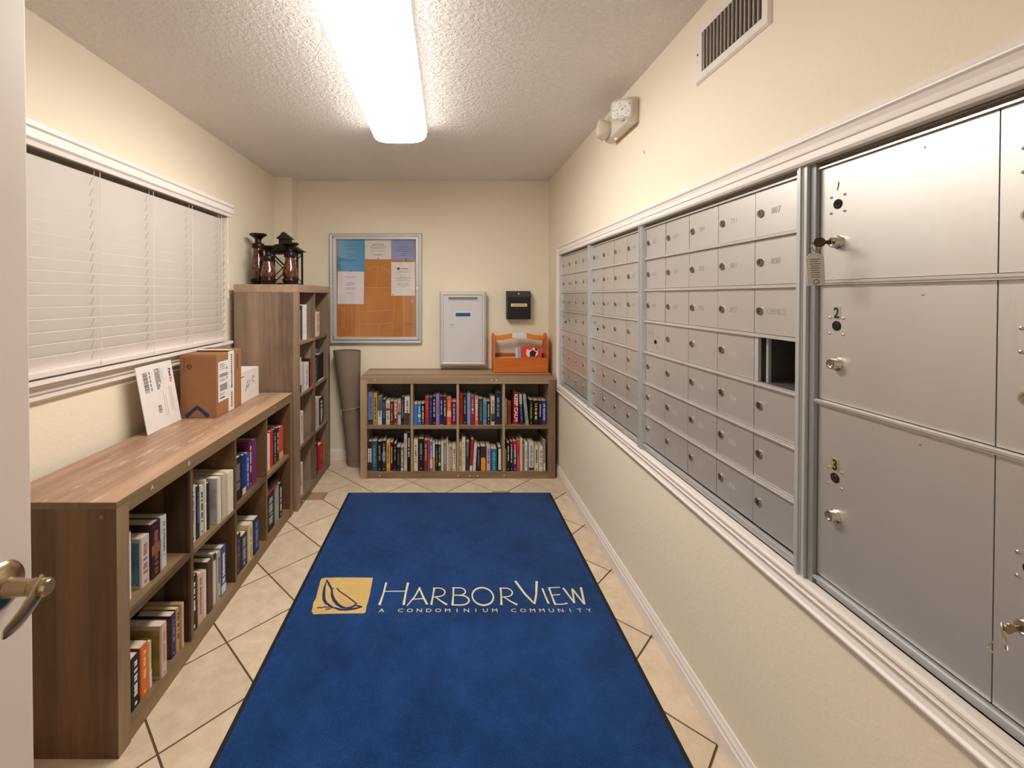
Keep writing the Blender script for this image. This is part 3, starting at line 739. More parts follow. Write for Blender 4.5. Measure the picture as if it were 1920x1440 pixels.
# ------------------------------------------------------------------ books
def shade(c, f): return tuple(max(0, min(255, int(x * f))) for x in c)
def book(label, group, loc, rz, th, h, d, col, title=None, band=None, pages=None, hard=False, lean=0, text=None, cover=None):
    """spine towards local -y, thickness along x from 0, height along z"""
    o = thing('book', label, 'book', loc, 0, group)
    o.rotation_euler = Matrix.Rotation(rz, 3, 'Z').to_4x4().to_3x3().to_euler() if not lean else (Matrix.Rotation(rz, 3, 'Z') @ Matrix.Rotation(lean, 3, 'Y')).to_euler()
    mc = flat(col, 0.45 if not hard else 0.55, vary=0.10, scale=30)
    ct = 0.0022 if hard else 0.0008
    ct = min(ct, th * 0.2)
    m = MB()
    rd = min(th * 0.22, 0.004)
    # U-shaped cover with rounded spine
    outer = [(0, d), (0, rd), (rd, 0), (th - rd, 0), (th, rd), (th, d)]
    inner = [(th - ct, d), (th - ct, ct + rd * 0.5), (ct, ct + rd * 0.5), (ct, d)]
    m.prism(outer + inner, 'xy', 0, h)
    m.build('cover', mc, o)
    e = 0.004 if hard else 0.0008
    B(ct, th - ct, ct + rd * 0.5, d - e, e, h - e).build('page_block', pages or M_PAGES, o)
    if band:
        bc_, z0, z1 = band
        B(rd * 0.6, th - rd * 0.6, -0.0004, 0.001, h * z0, h * z1).build('spine_band', flat(bc_, 0.5), o)
    if cover:
        cc, = cover
        B(-0.0006, 0.0, 0.006, d * 0.96, h * 0.06, h * 0.92).build('cover_picture', flat(cc, 0.5, vary=0.5, scale=18), o)
    if text:
        s_, tc_ = text
        MB().text(s_, th * 0.92, (th * 0.18, -0.0005, h * 0.97), (0, 0, -1), (1, 0, 0), 'LEFT', 0.0004, h * 0.93 / (th * 0.92 * 0.60 * len(s_)), bold=0.025).build('spine_title', flat(tc_, 0.5), o, recalc=False)
    elif title:
        m = MB(); z = h * random.uniform(0.84, 0.90); zb = h * random.uniform(0.12, 0.4)
        a = th * random.uniform(0.26, 0.34)
        while z > zb:
            l_ = random.uniform(0.004, 0.009)
            m.box(a + random.uniform(0, th * 0.06), th - a - random.uniform(0, th * 0.06), -0.0007, 0.0, z - l_, z)
            z -= l_ + (random.uniform(0.0015, 0.003) if random.random() < 0.8 else 0.010)
        if random.random() < 0.6: m.box(th * 0.38, th * 0.62, -0.0007, 0.0, h * 0.05, h * 0.05 + th * 0.25)
        m.build('spine_title', flat(title, 0.5), o)
    return o
W_, K_ = (226, 220, 212), (26, 23, 24)
# spec: x0, x1, top (pixels of the photograph measured on the shelf front), colour, description, extras
def short(desc): return ' '.join(desc.split()[:-1][-2:])
def labels(descs, place):
    out = []
    for i, d in enumerate(descs):
        a = short(descs[i - 1]) if i else None; b_ = short(descs[i + 1]) if i + 1 < len(descs) else None
        if a and b_:
            t = f'{d} between {a} and {b_} books, {place}'
            if len(t.split()) > 16: t = f'{d} between {a} and {b_}, {place}'
        elif a or b_: t = f'{d} ending row beside {a or b_} one, {place}'
        else: t = f'{d} alone, {place}'
        out.append(t)
    return out
far_rows = [
 # upper row, four bays   (crop coordinates / 8)
 (670, 0, 'upper bay nearest mat', [
  (158, 230, 130, (112, 122, 178), 'lavender blue hardback', dict(hard=1, band=((34, 26, 52), 0.02, 0.16), title=(70, 76, 130))),
  (234, 293, 140, (196, 158, 40), 'yellow book', dict(title=K_)),
  (298, 368, 195, (96, 102, 112), 'slate grey hardback', dict(hard=1, band=((196, 196, 200), 0.0, 0.5), title=(60, 70, 90))),
  (371, 424, 235, (52, 42, 66), 'dark plum hardback', dict(hard=1, title=(120, 110, 130))),
  (426, 486, 255, (218, 208, 192), 'cream paperback', dict(band=((150, 44, 40), 0.58, 0.68), title=(90, 50, 50))),
  (488, 540, 265, (66, 30, 28), 'maroon paperback', dict(title=(190, 150, 90))),
  (542, 598, 270, (206, 116, 68), 'orange paperback', dict(band=((96, 40, 34), 0.02, 0.45), title=W_)),
  (601, 650, 255, (192, 182, 188), 'pale lilac paperback', dict(band=((88, 70, 110), 0.42, 0.52), title=(96, 88, 104))),
  (652, 702, 200, (36, 28, 30), 'black hardback', dict(hard=1, title=(150, 120, 110))),
  (706, 786, 200, (222, 212, 206), 'white book', dict(band=((66, 58, 62), 0.0, 0.42), title=(96, 90, 96)))]),
 (670, 0, 'upper bay second from mat', [
  (838, 898, 305, (60, 116, 190), 'sky blue paperback', {}),
  (901, 952, 305, (42, 120, 186), 'bright blue paperback', dict(band=((226, 196, 60), 0.36, 0.52), title=W_)),
  (955, 1008, 300, (24, 22, 24), 'black white-lettered paperback', dict(title=W_)),
  (1014, 1076, 200, (176, 38, 44), 'red hardback', dict(hard=1, title=(214, 90, 80))),
  (1079, 1124, 205, (34, 48, 96), 'navy hardback', dict(hard=1, title=(80, 110, 170))),
  (1128, 1174, 190, (24, 22, 30), 'black hardback', dict(hard=1, title=W_)),
  (1178, 1232, 165, (150, 124, 178), 'lavender hardback', dict(hard=1, title=(110, 84, 140))),
  (1237, 1286, 190, (58, 36, 86), 'deep purple hardback', dict(hard=1, title=(190, 180, 210))),
  (1289, 1337, 190, (40, 40, 62), 'charcoal hardback', dict(hard=1, title=W_)),
  (1341, 1410, 215, (222, 92, 36), 'orange hardback', dict(hard=1, band=((206, 190, 176), 0.30, 0.52), title=(240, 190, 120))),
  (1413, 1486, 270, (104, 26, 80), 'magenta paperback', dict(title=(196, 150, 190)))]),
 (850, 0, 'upper bay third from mat', [
  (86, 142, 145, (172, 36, 36), 'red hardback', dict(hard=1, title=(120, 20, 20))),
  (146, 205, 160, (34, 40, 38), 'black hardback', dict(hard=1, title=(150, 170, 120))),
  (208, 259, 145, (122, 156, 206), 'light blue hardback', dict(hard=1)),
  (262, 318, 185, (150, 40, 58), 'crimson hardback', dict(hard=1, title=W_)),
  (321, 376, 190, (206, 110, 90), 'salmon hardback', dict(hard=1, band=((168, 156, 146), 0.55, 0.98), title=(240, 220, 200))),
  (381, 446, 225, (42, 58, 54), 'dark green paperback', dict(title=(80, 130, 80))),
  (449, 503, 250, (116, 146, 182), 'powder blue paperback', dict(title=(70, 96, 140))),
  (506, 556, 262, (26, 26, 30), 'black paperback', dict(title=(190, 190, 180))),
  (565, 622, 195, (216, 200, 172), 'cream hardback', dict(hard=1, band=((50, 46, 48), 0.12, 0.40), title=(120, 90, 70))),
  (627, 722, 135, (28, 36, 62), 'thick navy book', dict(hard=1, title=(150, 160, 176)))]),
 (850, 0, 'upper bay nearest mailboxes', [
  (776, 806, 230, (218, 198, 160), 'thin cream paperback', {}),
  (814, 868, 275, (136, 58, 44), 'brick red hardback', dict(hard=1, title=(100, 40, 30))),
  (905, 984, 140, (166, 24, 34), 'thick red book', dict(hard=1, text=('KEEP CALM', W_))),
  (1010, 1055, 150, (44, 56, 104), 'blue-grey hardback', dict(hard=1, lean=-3, band=((186, 188, 182), 0.66, 0.98), title=(120, 130, 180))),
  (1096, 1140, 165, (164, 166, 160), 'pale grey hardback', dict(hard=1, lean=-6, title=(100, 104, 100))),
  (1146, 1198, 245, (30, 28, 22), 'black yellow-lettered paperback', dict(title=(186, 174, 60))),
  (1206, 1281, 250, (30, 24, 22), 'black cream-lettered paperback', dict(title=(224, 206, 160))),
  (1286, 1330, 255, (52, 26, 40), 'dark wine paperback', dict(title=(200, 190, 190))),
  (1333, 1402, 255, (46, 60, 138), 'royal blue paperback', dict(title=(190, 200, 230)))]),
 (670, 1, 'lower bay nearest mat', [
  (148, 206, 870, (84, 24, 32), 'maroon hardback', dict(hard=1, band=((222, 214, 210), 0.28, 0.76), title=(70, 30, 30))),
  (208, 292, 865, (38, 84, 110), 'teal hardback', dict(hard=1, title=(90, 150, 170))),
  (298, 360, 870, (24, 20, 20), 'black gold-lettered hardback', dict(hard=1, title=(176, 150, 90))),
  (364, 426, 860, (34, 40, 58), 'dark navy hardback', dict(hard=1, band=((110, 130, 170), 0.36, 0.62), title=(170, 170, 170))),
  (430, 488, 880, (222, 160, 40), 'golden yellow paperback', dict(title=(110, 70, 30))),
  (491, 532, 885, (70, 26, 26), 'dark red paperback', dict(title=W_)),
  (540, 582, 905, (28, 26, 28), 'black hardback', dict(hard=1, title=(160, 150, 140))),
  (585, 642, 958, (26, 22, 22), 'short black paperback', dict(title=(110, 90, 80))),
  (645, 692, 960, (132, 116, 96), 'tan paperback', dict(band=((222, 210, 190), 0.02, 0.12), title=W_)),
  (696, 745, 760, (200, 190, 192), 'tall pale grey book', dict(title=(150, 140, 144))),
  (748, 794, 735, (18, 16, 18), 'tall black book', dict(title=W_))]),
 (670, 1, 'lower bay second from mat', [
  (842, 906, 845, (220, 206, 180), 'cream black-lettered hardback', dict(hard=1, title=K_)),
  (912, 996, 832, (24, 22, 24), 'thick black hardback', dict(hard=1, title=(140, 140, 140))),
  (1000, 1050, 855, (104, 54, 44), 'russet hardback', dict(hard=1, title=(214, 170, 130))),
  (1053, 1083, 850, (214, 50, 84), 'thin pink hardback', dict(hard=1, band=((220, 60, 50), 0, 0.22))),
  (1086, 1126, 872, (96, 122, 196), 'cornflower blue paperback', dict(band=((206, 204, 208), 0.1, 0.4), title=W_)),
  (1129, 1161, 898, (226, 216, 210), 'white-orange paperback', dict(band=((222, 132, 50), 0.0, 0.50))),
  (1166, 1212, 912, (30, 28, 24), 'black paperback', dict(title=(150, 140, 110))),
  (1214, 1251, 918, (36, 52, 52), 'dark green paperback', dict(band=((222, 220, 214), 0.20, 0.30), title=(150, 170, 170))),
  (1255, 1293, 882, (222, 204, 166), 'cream hardback', dict(hard=1)),
  (1296, 1335, 892, (112, 136, 156), 'steel blue paperback', dict(title=(200, 214, 220))),
  (1338, 1361, 850, (222, 206, 172), 'thin ivory hardback', dict(hard=1)),
  (1363, 1390, 932, (216, 176, 140), 'peach paperback', {}),
  (1392, 1420, 955, (134, 136, 144), 'grey paperback', dict(title=W_)),
  (1424, 1482, 942, (218, 206, 190), 'off-white paperback', dict(title=(40, 36, 50)))]),
 (850, 1, 'lower bay third from mat', [
  (86, 130, 892, (206, 188, 152), 'beige paperback', dict(title=(110, 90, 60))),
  (133, 182, 822, (224, 212, 192), 'ivory hardback', dict(hard=1, title=(190, 176, 150))),
  (186, 234, 872, (96, 108, 124), 'grey-blue hardback', dict(hard=1, lean=1, band=((50, 58, 66), 0, 0.5))),
  (241, 287, 840, (164, 34, 46), 'red hardback', dict(hard=1, lean=3, band=((220, 212, 206), 0.0, 0.16))),
  (293, 338, 918, (222, 210, 198), 'white paperback', dict(lean=3, title=(190, 176, 160))),
  (357, 407, 950, (32, 34, 62), 'navy paperback', dict(title=(130, 140, 170))),
  (412, 490, 945, (74, 44, 44), 'brown-orange paperback', dict(band=((226, 150, 50), 0.0, 0.54))),
  (500, 560, 945, (196, 180, 200), 'lilac paperback', dict(title=(110, 40, 140))),
  (570, 658, 985, (44, 112, 140), 'teal paperback', dict(title=(120, 190, 200))),
  (674, 726, 962, (44, 56, 60), 'dark slate paperback', dict(band=((220, 206, 180), 0.05, 0.95)))]),
 (850, 1, 'lower bay nearest mailboxes', [
  (778, 800, 990, (150, 142, 130), 'thin grey paperback', {}),
  (805, 852, 890, (28, 26, 28), 'black white-lettered hardback', dict(hard=1, title=W_)),
  (856, 900, 872, (110, 28, 36), 'black-red hardback', dict(hard=1, title=W_, band=((30, 26, 30), 0.0, 0.8))),
  (903, 956, 872, (60, 40, 88), 'purple hardback', dict(hard=1, title=W_, band=((196, 40, 50), 0.72, 0.98))),
  (960, 1005, 850, (206, 80, 76), 'coral hardback', dict(hard=1, title=(110, 40, 40))),
  (1008, 1044, 832, (220, 202, 168), 'ivory hardback', dict(hard=1)),
  (1047, 1072, 925, (130, 118, 116), 'grey paperback', dict(title=(80, 60, 60))),
  (1076, 1122, 885, (226, 218, 212), 'white paperback', dict(title=(160, 150, 144))),
  (1136, 1216, 882, (208, 202, 198), 'thick pale grey book', dict(title=(150, 146, 146), band=((70, 40, 56), 0.02, 0.12))),
  (1222, 1286, 942, (214, 202, 176), 'cream emblem paperback', dict(title=(60, 60, 50))),
  (1294, 1352, 942, (224, 214, 196), 'off-white paperback', dict(title=(130, 120, 110))),
  (1356, 1392, 856, (150, 142, 132), 'grey hardback', dict(hard=1, band=((222, 210, 190), 0.02, 0.25)))]),
]
zsh = {0: 0.05 + frh + 0.018, 1: 0.05}
for bay, (ox, row, place, items) in enumerate(far_rows):
    labs = labels([it[4] for it in items], 'wide bookcase ' + place)
    c = bay % 4
    x_lo = -0.658 + 0.05 + c * (fcw + 0.018) + 0.0008; x_hi = x_lo + fcw - 0.0016
    px = x_lo
    for it, lb in zip(items, labs):
        x0, x1, ytop, col, desc, ex = it; ex = dict(ex)
        sb = (0.052 if row == 0 else 0.022) + random.uniform(-0.008, 0.008)
        d = 3.27 + sb
        X0 = (ox + x0 / 8 - 840) * d / F; X1 = (ox + x1 / 8 - 840) * d / F
        z0 = zsh[row]; h = CAMZ - (720 + ytop / 8 - 555) * d / F - z0
        th = X1 - X0
        X0 = max(X0, px)
        lean = R(ex.pop('lean', 0))
        if X0 + th > x_hi: th = x_hi - X0
        hard = bool(ex.pop('hard', 0))
        dep = 0.155 + random.uniform(-0.02, 0.02) if hard else 0.118 + random.uniform(-0.01, 0.012)
        zl = z0 + (abs(math.sin(lean)) * th if lean > 0 else 0) + 0.0003
        book(lb, 'books in the wide far bookcase', (X0, d, zl), 0, th, h - 0.0005, dep, col, hard=hard, lean=lean, **ex)
        px = X0 + th + 0.0004

def side_books(bay_list, xf, ystart, cw, bx_h, rows_h, group, suffix):
    for (bayi, zbase, place, items) in bay_list:
        labs = labels([it[4] for it in items], suffix + place)
        y_lo = ystart + 0.05 + bayi * (cw + 0.018) + 0.001; y_hi = y_lo + cw - 0.002
        py = y_lo
        for it, lb in zip(items, labs):
            x0, x1, ytop, col, desc, ex = it; ex = dict(ex)
            sb = ex.pop('sb', 0.05); X = xf - sb
            Y0 = abs(X) * F / (840 - x0); Y1 = abs(X) * F / (840 - x1)
            h = CAMZ - (ytop - 555) * (Y1 if ex.pop('far', 1) else Y0) / F - zbase
            h = min(h, rows_h - 0.006)
            Y0 = max(Y0, py); Y1 = min(max(Y1, Y0 + 0.008), y_hi)
            hard = bool(ex.pop('hard', 0)); dep = ex.pop('dep', 0.165 if hard else 0.125)
            lean = R(ex.pop('lean', 0))
            book(lb, group, (X, Y0, zbase + 0.0003), R(90), Y1 - Y0, h, dep, col, hard=hard, lean=lean, **ex)
            py = Y1 + 0.0006
zl = [0.05, 0.05 + lrh + 0.018]
low_list = [
 (0, zl[1], 'upper bay nearest door', [
  (222, 243, 998, (226, 214, 200), 'white book', dict(hard=0)),
  (260, 277, 1001, (206, 186, 176), 'pale pink paperback', dict(cover=((96, 140, 168),), title=(150, 110, 110))),
  (277.5, 298, 974, (52, 26, 34), 'dark maroon hardback', dict(hard=1, sb=0.045, title=(140, 80, 70), band=((150, 84, 60), 0.42, 0.60))),
  (298.5, 309.6, 966, (200, 200, 196), 'whitish blue-edged hardback', dict(hard=1, title=(96, 130, 150)))]),
 (1, zl[1], 'upper bay second from door', [
  (352, 365, 909, (196, 190, 176), 'speckled pale paperback', dict(sb=0.035, title=(60, 60, 60))),
  (365.3, 372, 910, (32, 42, 58), 'dark navy paperback', dict(sb=0.035, title=(90, 110, 140))),
  (372.3, 379.6, 909, (206, 196, 176), 'zebra striped paperback', dict(sb=0.035, title=K_)),
  (379.9, 385, 900, (226, 216, 204), 'white hardback', dict(hard=1, sb=0.03, title=(190, 180, 170))),
  (387, 391, 905, (40, 38, 40), 'slim black paperback', dict(sb=0.03)),
  (406, 413, 893.5, (214, 206, 200), 'large pale-grey book', dict(sb=0.012, dep=0.20, cover=((200, 194, 190),))),
  (415, 423, 886, (196, 180, 154), 'tall beige hardback', dict(hard=1, sb=0.012, dep=0.22)),
  (424, 436, 881, (222, 208, 190), 'tall ivory book', dict(sb=0.008, dep=0.22))]),
 (2, zl[1], 'upper bay third from door', [
  (437, 452, 854, (26, 24, 26), 'black hardback', dict(hard=1, sb=0.03, title=(120, 120, 120))),
  (452.5, 459.5, 851, (28, 48, 104), 'navy cream-footed hardback', dict(hard=1, sb=0.035, band=((226, 200, 150), 0.0, 0.16))),
  (460, 466, 848, (46, 84, 156), 'blue hardback', dict(hard=1, sb=0.035, title=(190, 200, 220))),
  (466.3, 470.5, 826, (110, 34, 66), 'claret white-lettered hardback', dict(hard=1, sb=0.04, title=W_)),
  (471, 480, 821.6, (112, 44, 96), 'plum purple hardback', dict(hard=1, sb=0.035, dep=0.21))]),
 (3, zl[1], 'upper bay farthest from door', [
  (496, 505, 813, (224, 214, 206), 'white paperback', dict(sb=0.035)),
  (505.3, 511, 806.6, (196, 44, 38), 'red hardback', dict(hard=1, sb=0.035)),
  (511.3, 517.5, 803, (30, 28, 30), 'black hardback', dict(hard=1, sb=0.035, title=(160, 150, 150))),
  (517.8, 522, 801, (52, 50, 56), 'charcoal paperback', dict(sb=0.035, title=W_)),
  (522.3, 530, 797.7, (206, 74, 50), 'orange-red hardback', dict(hard=1, sb=0.035, band=((216, 170, 110), 0.0, 0.2)))]),
 (0, zl[0], 'lower bay nearest door', [
  (239, 257, 1226, (28, 25, 26), 'black white-lettered hardback', dict(hard=1, sb=0.028, title=W_)),
  (257.5, 273, 1205, (222, 108, 40), 'orange paperback', dict(sb=0.028, title=(240, 190, 130))),
  (273.4, 279.4, 1204, (208, 190, 156), 'beige paperback', dict(sb=0.028, band=((222, 208, 196), 0.0, 0.36))),
  (297, 308.6, 1167, (206, 180, 162), 'flower-covered pink book', dict(sb=0.012, dep=0.20, cover=((160, 146, 70),), title=(180, 130, 130))),
  (316, 325.7, 1150, (62, 48, 78), 'brown-violet paperback', dict(sb=0.03, title=(130, 120, 150), cover=((120, 90, 90),))),
  (326, 332, 1141, (206, 160, 120), 'salmon paperback', dict(sb=0.03, title=(70, 50, 60))),
  (332.3, 341, 1133, (214, 180, 142), 'peach hardback', dict(hard=1, sb=0.02))]),
 (1, zl[0], 'lower bay second from door', [
  (352, 367, 1078, (30, 26, 26), 'black hardback', dict(hard=1, sb=0.025, title=W_)),
  (367.5, 377, 1073, (216, 180, 154), 'pale pink paperback', dict(sb=0.025, title=(150, 90, 80))),
  (377.4, 384, 1070, (214, 206, 202), 'white paperback', dict(sb=0.025)),
  (384.5, 396, 1048, (82, 54, 40), 'brown hardback', dict(hard=1, sb=0.02, dep=0.2)),
  (396.4, 402, 1037, (206, 200, 194), 'pale black-topped paperback', dict(sb=0.025, band=((40, 34, 34), 0.86, 0.99))),
  (402.4, 411, 1034, (176, 168, 156), 'warm grey hardback', dict(hard=1, sb=0.02, title=(90, 84, 80))),
  (411.4, 421, 1022, (54, 80, 132), 'blue hardback', dict(hard=1, sb=0.02, band=((190, 206, 220), 0.02, 0.20), title=W_))]),
 (2, zl[0], 'lower bay third from door', [
  (440, 449, 999, (26, 24, 30), 'black paperback', dict(sb=0.02, title=(90, 90, 110))),
  (449.5, 461, 997, (34, 36, 62), 'midnight blue paperback', dict(sb=0.02, title=(150, 150, 170))),
  (462, 472, 979, (214, 196, 154), 'cream paperback', dict(sb=0.012, dep=0.2, title=(150, 130, 100))),
  (474, 484, 967, (36, 48, 80), 'dark blue hardback', dict(hard=1, sb=0.012, dep=0.2, title=(100, 130, 170)))]),
 (3, zl[0], 'lower bay farthest from door', [
  (498, 513.5, 918, (28, 24, 30), 'thick black hardback', dict(hard=1, sb=0.025, title=(170, 170, 180))),
  (514, 521.5, 905, (146, 152, 146), 'grey-green hardback', dict(hard=1, sb=0.025)),
  (522, 527.5, 904, (34, 28, 28), 'slim black hardback', dict(hard=1, sb=0.025, title=W_))]),
]
side_books(low_list, -0.976, 1.28, lcw, HB, lrh, 'books in the low bookcase', 'low bookcase ')
def flat_book(label, group, loc, rz, th, h, d, col, ry=0):
    o = book(label, group, loc, rz, th, h, d, col, hard=False)
    o.rotation_euler = (Matrix.Rotation(rz, 3, 'Z') @ Matrix.Rotation(R(ry), 3, 'Y')).to_euler()
    return o
yb4 = 1.28 + 0.05 + 3 * (lcw + 0.018)
top4 = zl[0] + 0.2155
flat_book('red book lying flat across upright books, lower bay farthest from door', 'books in the low bookcase', (-0.995, yb4 + 0.02, top4 + 0.021), R(90), 0.020, 0.165, 0.12, (196, 62, 54), 90)
flat_book('black book lying on top of the flat red book, low bookcase', 'books in the low bookcase', (-0.990, yb4 + 0.035, top4 + 0.042), R(90), 0.019, 0.155, 0.115, (34, 30, 34), 90)

zt = [0.05 + k * (trh + 0.018) for k in range(4)]
tall_list = [
 (0, zt[3], 'top near bay', [
  (551, 563, 581, (216, 206, 206), 'pale lilac paperback', dict(sb=0.02)),
  (563.3, 567, 573, (34, 30, 32), 'black hardback', dict(hard=1, sb=0.045)),
  (567.4, 575, 571, (226, 218, 210), 'white paperback', dict(sb=0.02, title=(150, 140, 134)))]),
 (1, zt[3], 'top bay by wall', [
  (585, 592, 580, (222, 206, 190), 'cream paperback', dict(sb=0.02)),
  (592.3, 599, 584, (220, 200, 184), 'blush paperback', dict(sb=0.02, title=(160, 120, 100)))]),
 (0, zt[2], 'third-shelf near bay', [
  (552, 565, 670, (222, 200, 150), 'pale yellow hardback', dict(hard=1, sb=0.02, band=((70, 40, 20), 0.0, 0.22))),
  (565.4, 571, 679, (178, 188, 206), 'ice blue paperback', dict(sb=0.02)),
  (571.3, 578.5, 678, (222, 212, 206), 'white paperback', dict(sb=0.02, title=(160, 160, 170))),
  (579, 581.5, 672, (34, 28, 30), 'black hardback', dict(hard=1, sb=0.02)),
  (581.8, 585, 673, (150, 56, 56), 'dusty red hardback', dict(hard=1, sb=0.02))]),
 (1, zt[2], 'third-shelf bay by wall', [
  (586, 595, 672, (50, 50, 52), 'charcoal paperback', dict(sb=0.02, title=(130, 130, 120))),
  (595.4, 606, 661, (32, 28, 30), 'black white-framed hardback', dict(hard=1, sb=0.02, band=((214, 208, 206), 0.0, 0.05)))]),
 (0, zt[1], 'second-shelf near bay', [
  (552, 562, 772, (206, 150, 116), 'tan-orange paperback', dict(sb=0.02)),
  (562.3, 568, 770, (220, 208, 200), 'white paperback', dict(sb=0.02, title=(150, 110, 110)))]),
 (1, zt[1], 'second-shelf bay by wall', [
  (586, 597.5, 743, (222, 212, 200), 'white hardback', dict(hard=1, sb=0.02, title=(190, 180, 170))),
  (598, 606, 742, (44, 40, 42), 'black-white hardback', dict(hard=1, sb=0.02, title=W_))]),
 (0, zt[0], 'bottom near bay', [
  (553, 567, 867, (206, 196, 182), 'off-white hardback', dict(hard=1, sb=0.02, title=(140, 130, 120)))]),
 (1, zt[0], 'bottom bay by wall', [
  (587, 595, 830, (30, 26, 28), 'black hardback', dict(hard=1, sb=0.02, title=(130, 130, 130))),
  (598, 604.5, 829, (190, 24, 32), 'bright red hardback', dict(hard=1, sb=0.02, title=(230, 90, 90)))]),
]
side_books(tall_list, -0.953, 2.766, tcw, 1.447, trh, 'books in the tall bookcase', 'tall bookcase ')
yw = 2.766 + 0.05 + tcw + 0.018
o = flat_book('blue book lying flat on upright books, third shelf of tall bookcase', 'books in the tall bookcase', (-0.99, yw + 0.012, zt[2] + 0.214 + 0.028), R(90), 0.026, 0.15, 0.11, (64, 104, 168), 90)

# ------------------------------------------------------------------ candle holders and lantern
M_AMBER, _nt, _b = base_mat('mottled_brown_glass', 0.18)
_tc = N(_nt, 'ShaderNodeTexCoord'); _v = N(_nt, 'ShaderNodeTexVoronoi'); _v.inputs['Scale'].default_value = 60
_nt.links.new(_tc.outputs['Object'], _v.inputs['Vector'])
_cr = N(_nt, 'ShaderNodeValToRGB'); _cr.color_ramp.elements[0].color = lin((124, 68, 46)) + (1,); _cr.color_ramp.elements[1].color = lin((62, 30, 24)) + (1,); _cr.color_ramp.elements[0].position = 0.1; _cr.color_ramp.elements[1].position = 0.75
_nt.links.new(_v.outputs['Distance'], _cr.inputs['Fac']); _nt.links.new(_cr.outputs['Color'], _b.inputs['Base Color'])
_bp = N(_nt, 'ShaderNodeBump'); _bp.inputs['Strength'].default_value = 0.35; _bp.inputs['Distance'].default_value = 0.002; _nt.links.new(_v.outputs['Distance'], _bp.inputs['Height']); _nt.links.new(_bp.outputs['Normal'], _b.inputs['Normal'])
_b.inputs['Coat Weight'].default_value = 0.6
M_BRONZE = flat((44, 32, 28), 0.34, 0.55, vary=0.3, scale=80, bump=0.5)
def candle(label, X, Y, H):
    z0 = 1.447
    o = thing('candle_holder', label, 'candle holder', (X, Y, z0), 0, 'brown glass candle holders')
    b0, b1, n0 = 0.048, H - 0.105, H - 0.045
    MB().lathe([(0.056, 0), (0.057, 0.005), (0.052, 0.010), (0.046, 0.012), (0.046, 0.018)], seg=28).build('base', M_BRONZE, o, smooth=True)
    m = MB().lathe([(0.042, 0.018), (0.047, 0.024), (0.048, 0.034), (0.043, 0.044), (0.043, 0.048)], seg=28)
    for k in range(14):
        a = 2 * math.pi * k / 14
        m.tube([(0.047 * math.cos(a + s) , 0.047 * math.sin(a + s), 0.022 + 0.020 * t) for t, s in ((0, 0), (0.5, 0.14), (1, 0.0))], 0.0032, 5)
    m.build('scroll_band', M_BRONZE, o, smooth=True)
    hb = b1 - b0
    MB().lathe([(0.040, b0), (0.047, b0 + hb * 0.10), (0.050, b0 + hb * 0.22), (0.047, b0 + hb * 0.38), (0.040, b0 + hb * 0.60), (0.034, b0 + hb * 0.82), (0.031, b1)], seg=30).build('glass_body', M_AMBER, o, smooth=True)
    m = MB().lathe([(0.031, b1), (0.036, b1 + 0.010), (0.037, b1 + 0.024), (0.032, b1 + 0.036), (0.021, n0 - 0.018), (0.020, n0)], seg=26)
    for k in range(9):
        a = 2 * math.pi * k / 9
        m.tube([(0.037 * math.cos(a + s), 0.037 * math.sin(a + s), b1 + 0.006 + 0.028 * t) for t, s in ((0, 0), (0.5, 0.2), (1, 0.0))], 0.003, 5)
    m.build('neck', M_BRONZE, o, smooth=True)
    MB().lathe([(0.020, n0), (0.026, n0 + 0.012), (0.042, n0 + 0.024), (0.056, n0 + 0.032), (0.057, n0 + 0.040), (0.053, n0 + 0.043), (0.050, n0 + 0.038), (0.0, n0 + 0.036)], seg=30, cap=False).build('dish', M_BRONZE, o, smooth=True)
candle('tallest brown glass candle holder, on tall bookcase nearest the blind', -1.304, 3.01, 0.355)
candle('shortest brown glass candle holder, in front of the lantern', -1.203, 2.93, 0.262)
candle('medium brown glass candle holder, at the aisle end of bookcase top', -1.078, 2.99, 0.290)
la = thing('lantern', 'black metal house-shaped lantern with crossed bars behind candle holders', 'lantern', (-1.160, 3.125, 1.447))
M_IRON = flat((38, 30, 27), 0.5, 0.4, vary=0.2)
LW, LD = 0.102, 0.050
B(-LW - 0.006, LW + 0.006, -LD - 0.006, LD + 0.006, 0, 0.016).build('base', M_IRON, la)
for sx in (-1, 1):
    for sy in (-1, 1):
        B(sx * LW - 0.006, sx * LW + 0.006, sy * LD - 0.006, sy * LD + 0.006, 0.016, 0.236).build('post', M_IRON, la)
m = MB()
for y in (-LD, LD):
    for a, b_ in ((0.022, 0.226), (0.226, 0.022)): m.tube([(-LW, y, a), (LW, y, b_)], 0.0035, 6)
m.tube([(-LW + 0.012, -LD, 0.236), (LW * 0.05, -LD, 0.142)], 0.0028, 6)
m.build('cross_bars', M_IRON, la)
m = MB(); m.box(-LW - 0.006, LW + 0.006, -LD - 0.006, LD + 0.006, 0.226, 0.248)
q0, q1, p0, p1 = LW + 0.026, 0.055, LD + 0.026, 0.036
m.add([(-q0, -p0, 0.244), (q0, -p0, 0.244), (q0, p0, 0.244), (-q0, p0, 0.244), (-q1, -p1, 0.292), (q1, -p1, 0.292), (q1, p1, 0.292), (-q1, p1, 0.292)], [(0, 3, 2, 1), (4, 5, 6, 7), (0, 1, 5, 4), (1, 2, 6, 5), (2, 3, 7, 6), (3, 0, 4, 7)])
m.build('roof', M_IRON, la)
m = MB(); m.box(-0.036, 0.036, -0.030, 0.030, 0.292, 0.336)
m.prism([(-0.048, 0.330), (0.048, 0.330), (0.048, 0.336), (0.0, 0.374), (-0.048, 0.336)], 'xz', -0.042, 0.042)
m.build('cupola', M_IRON, la)
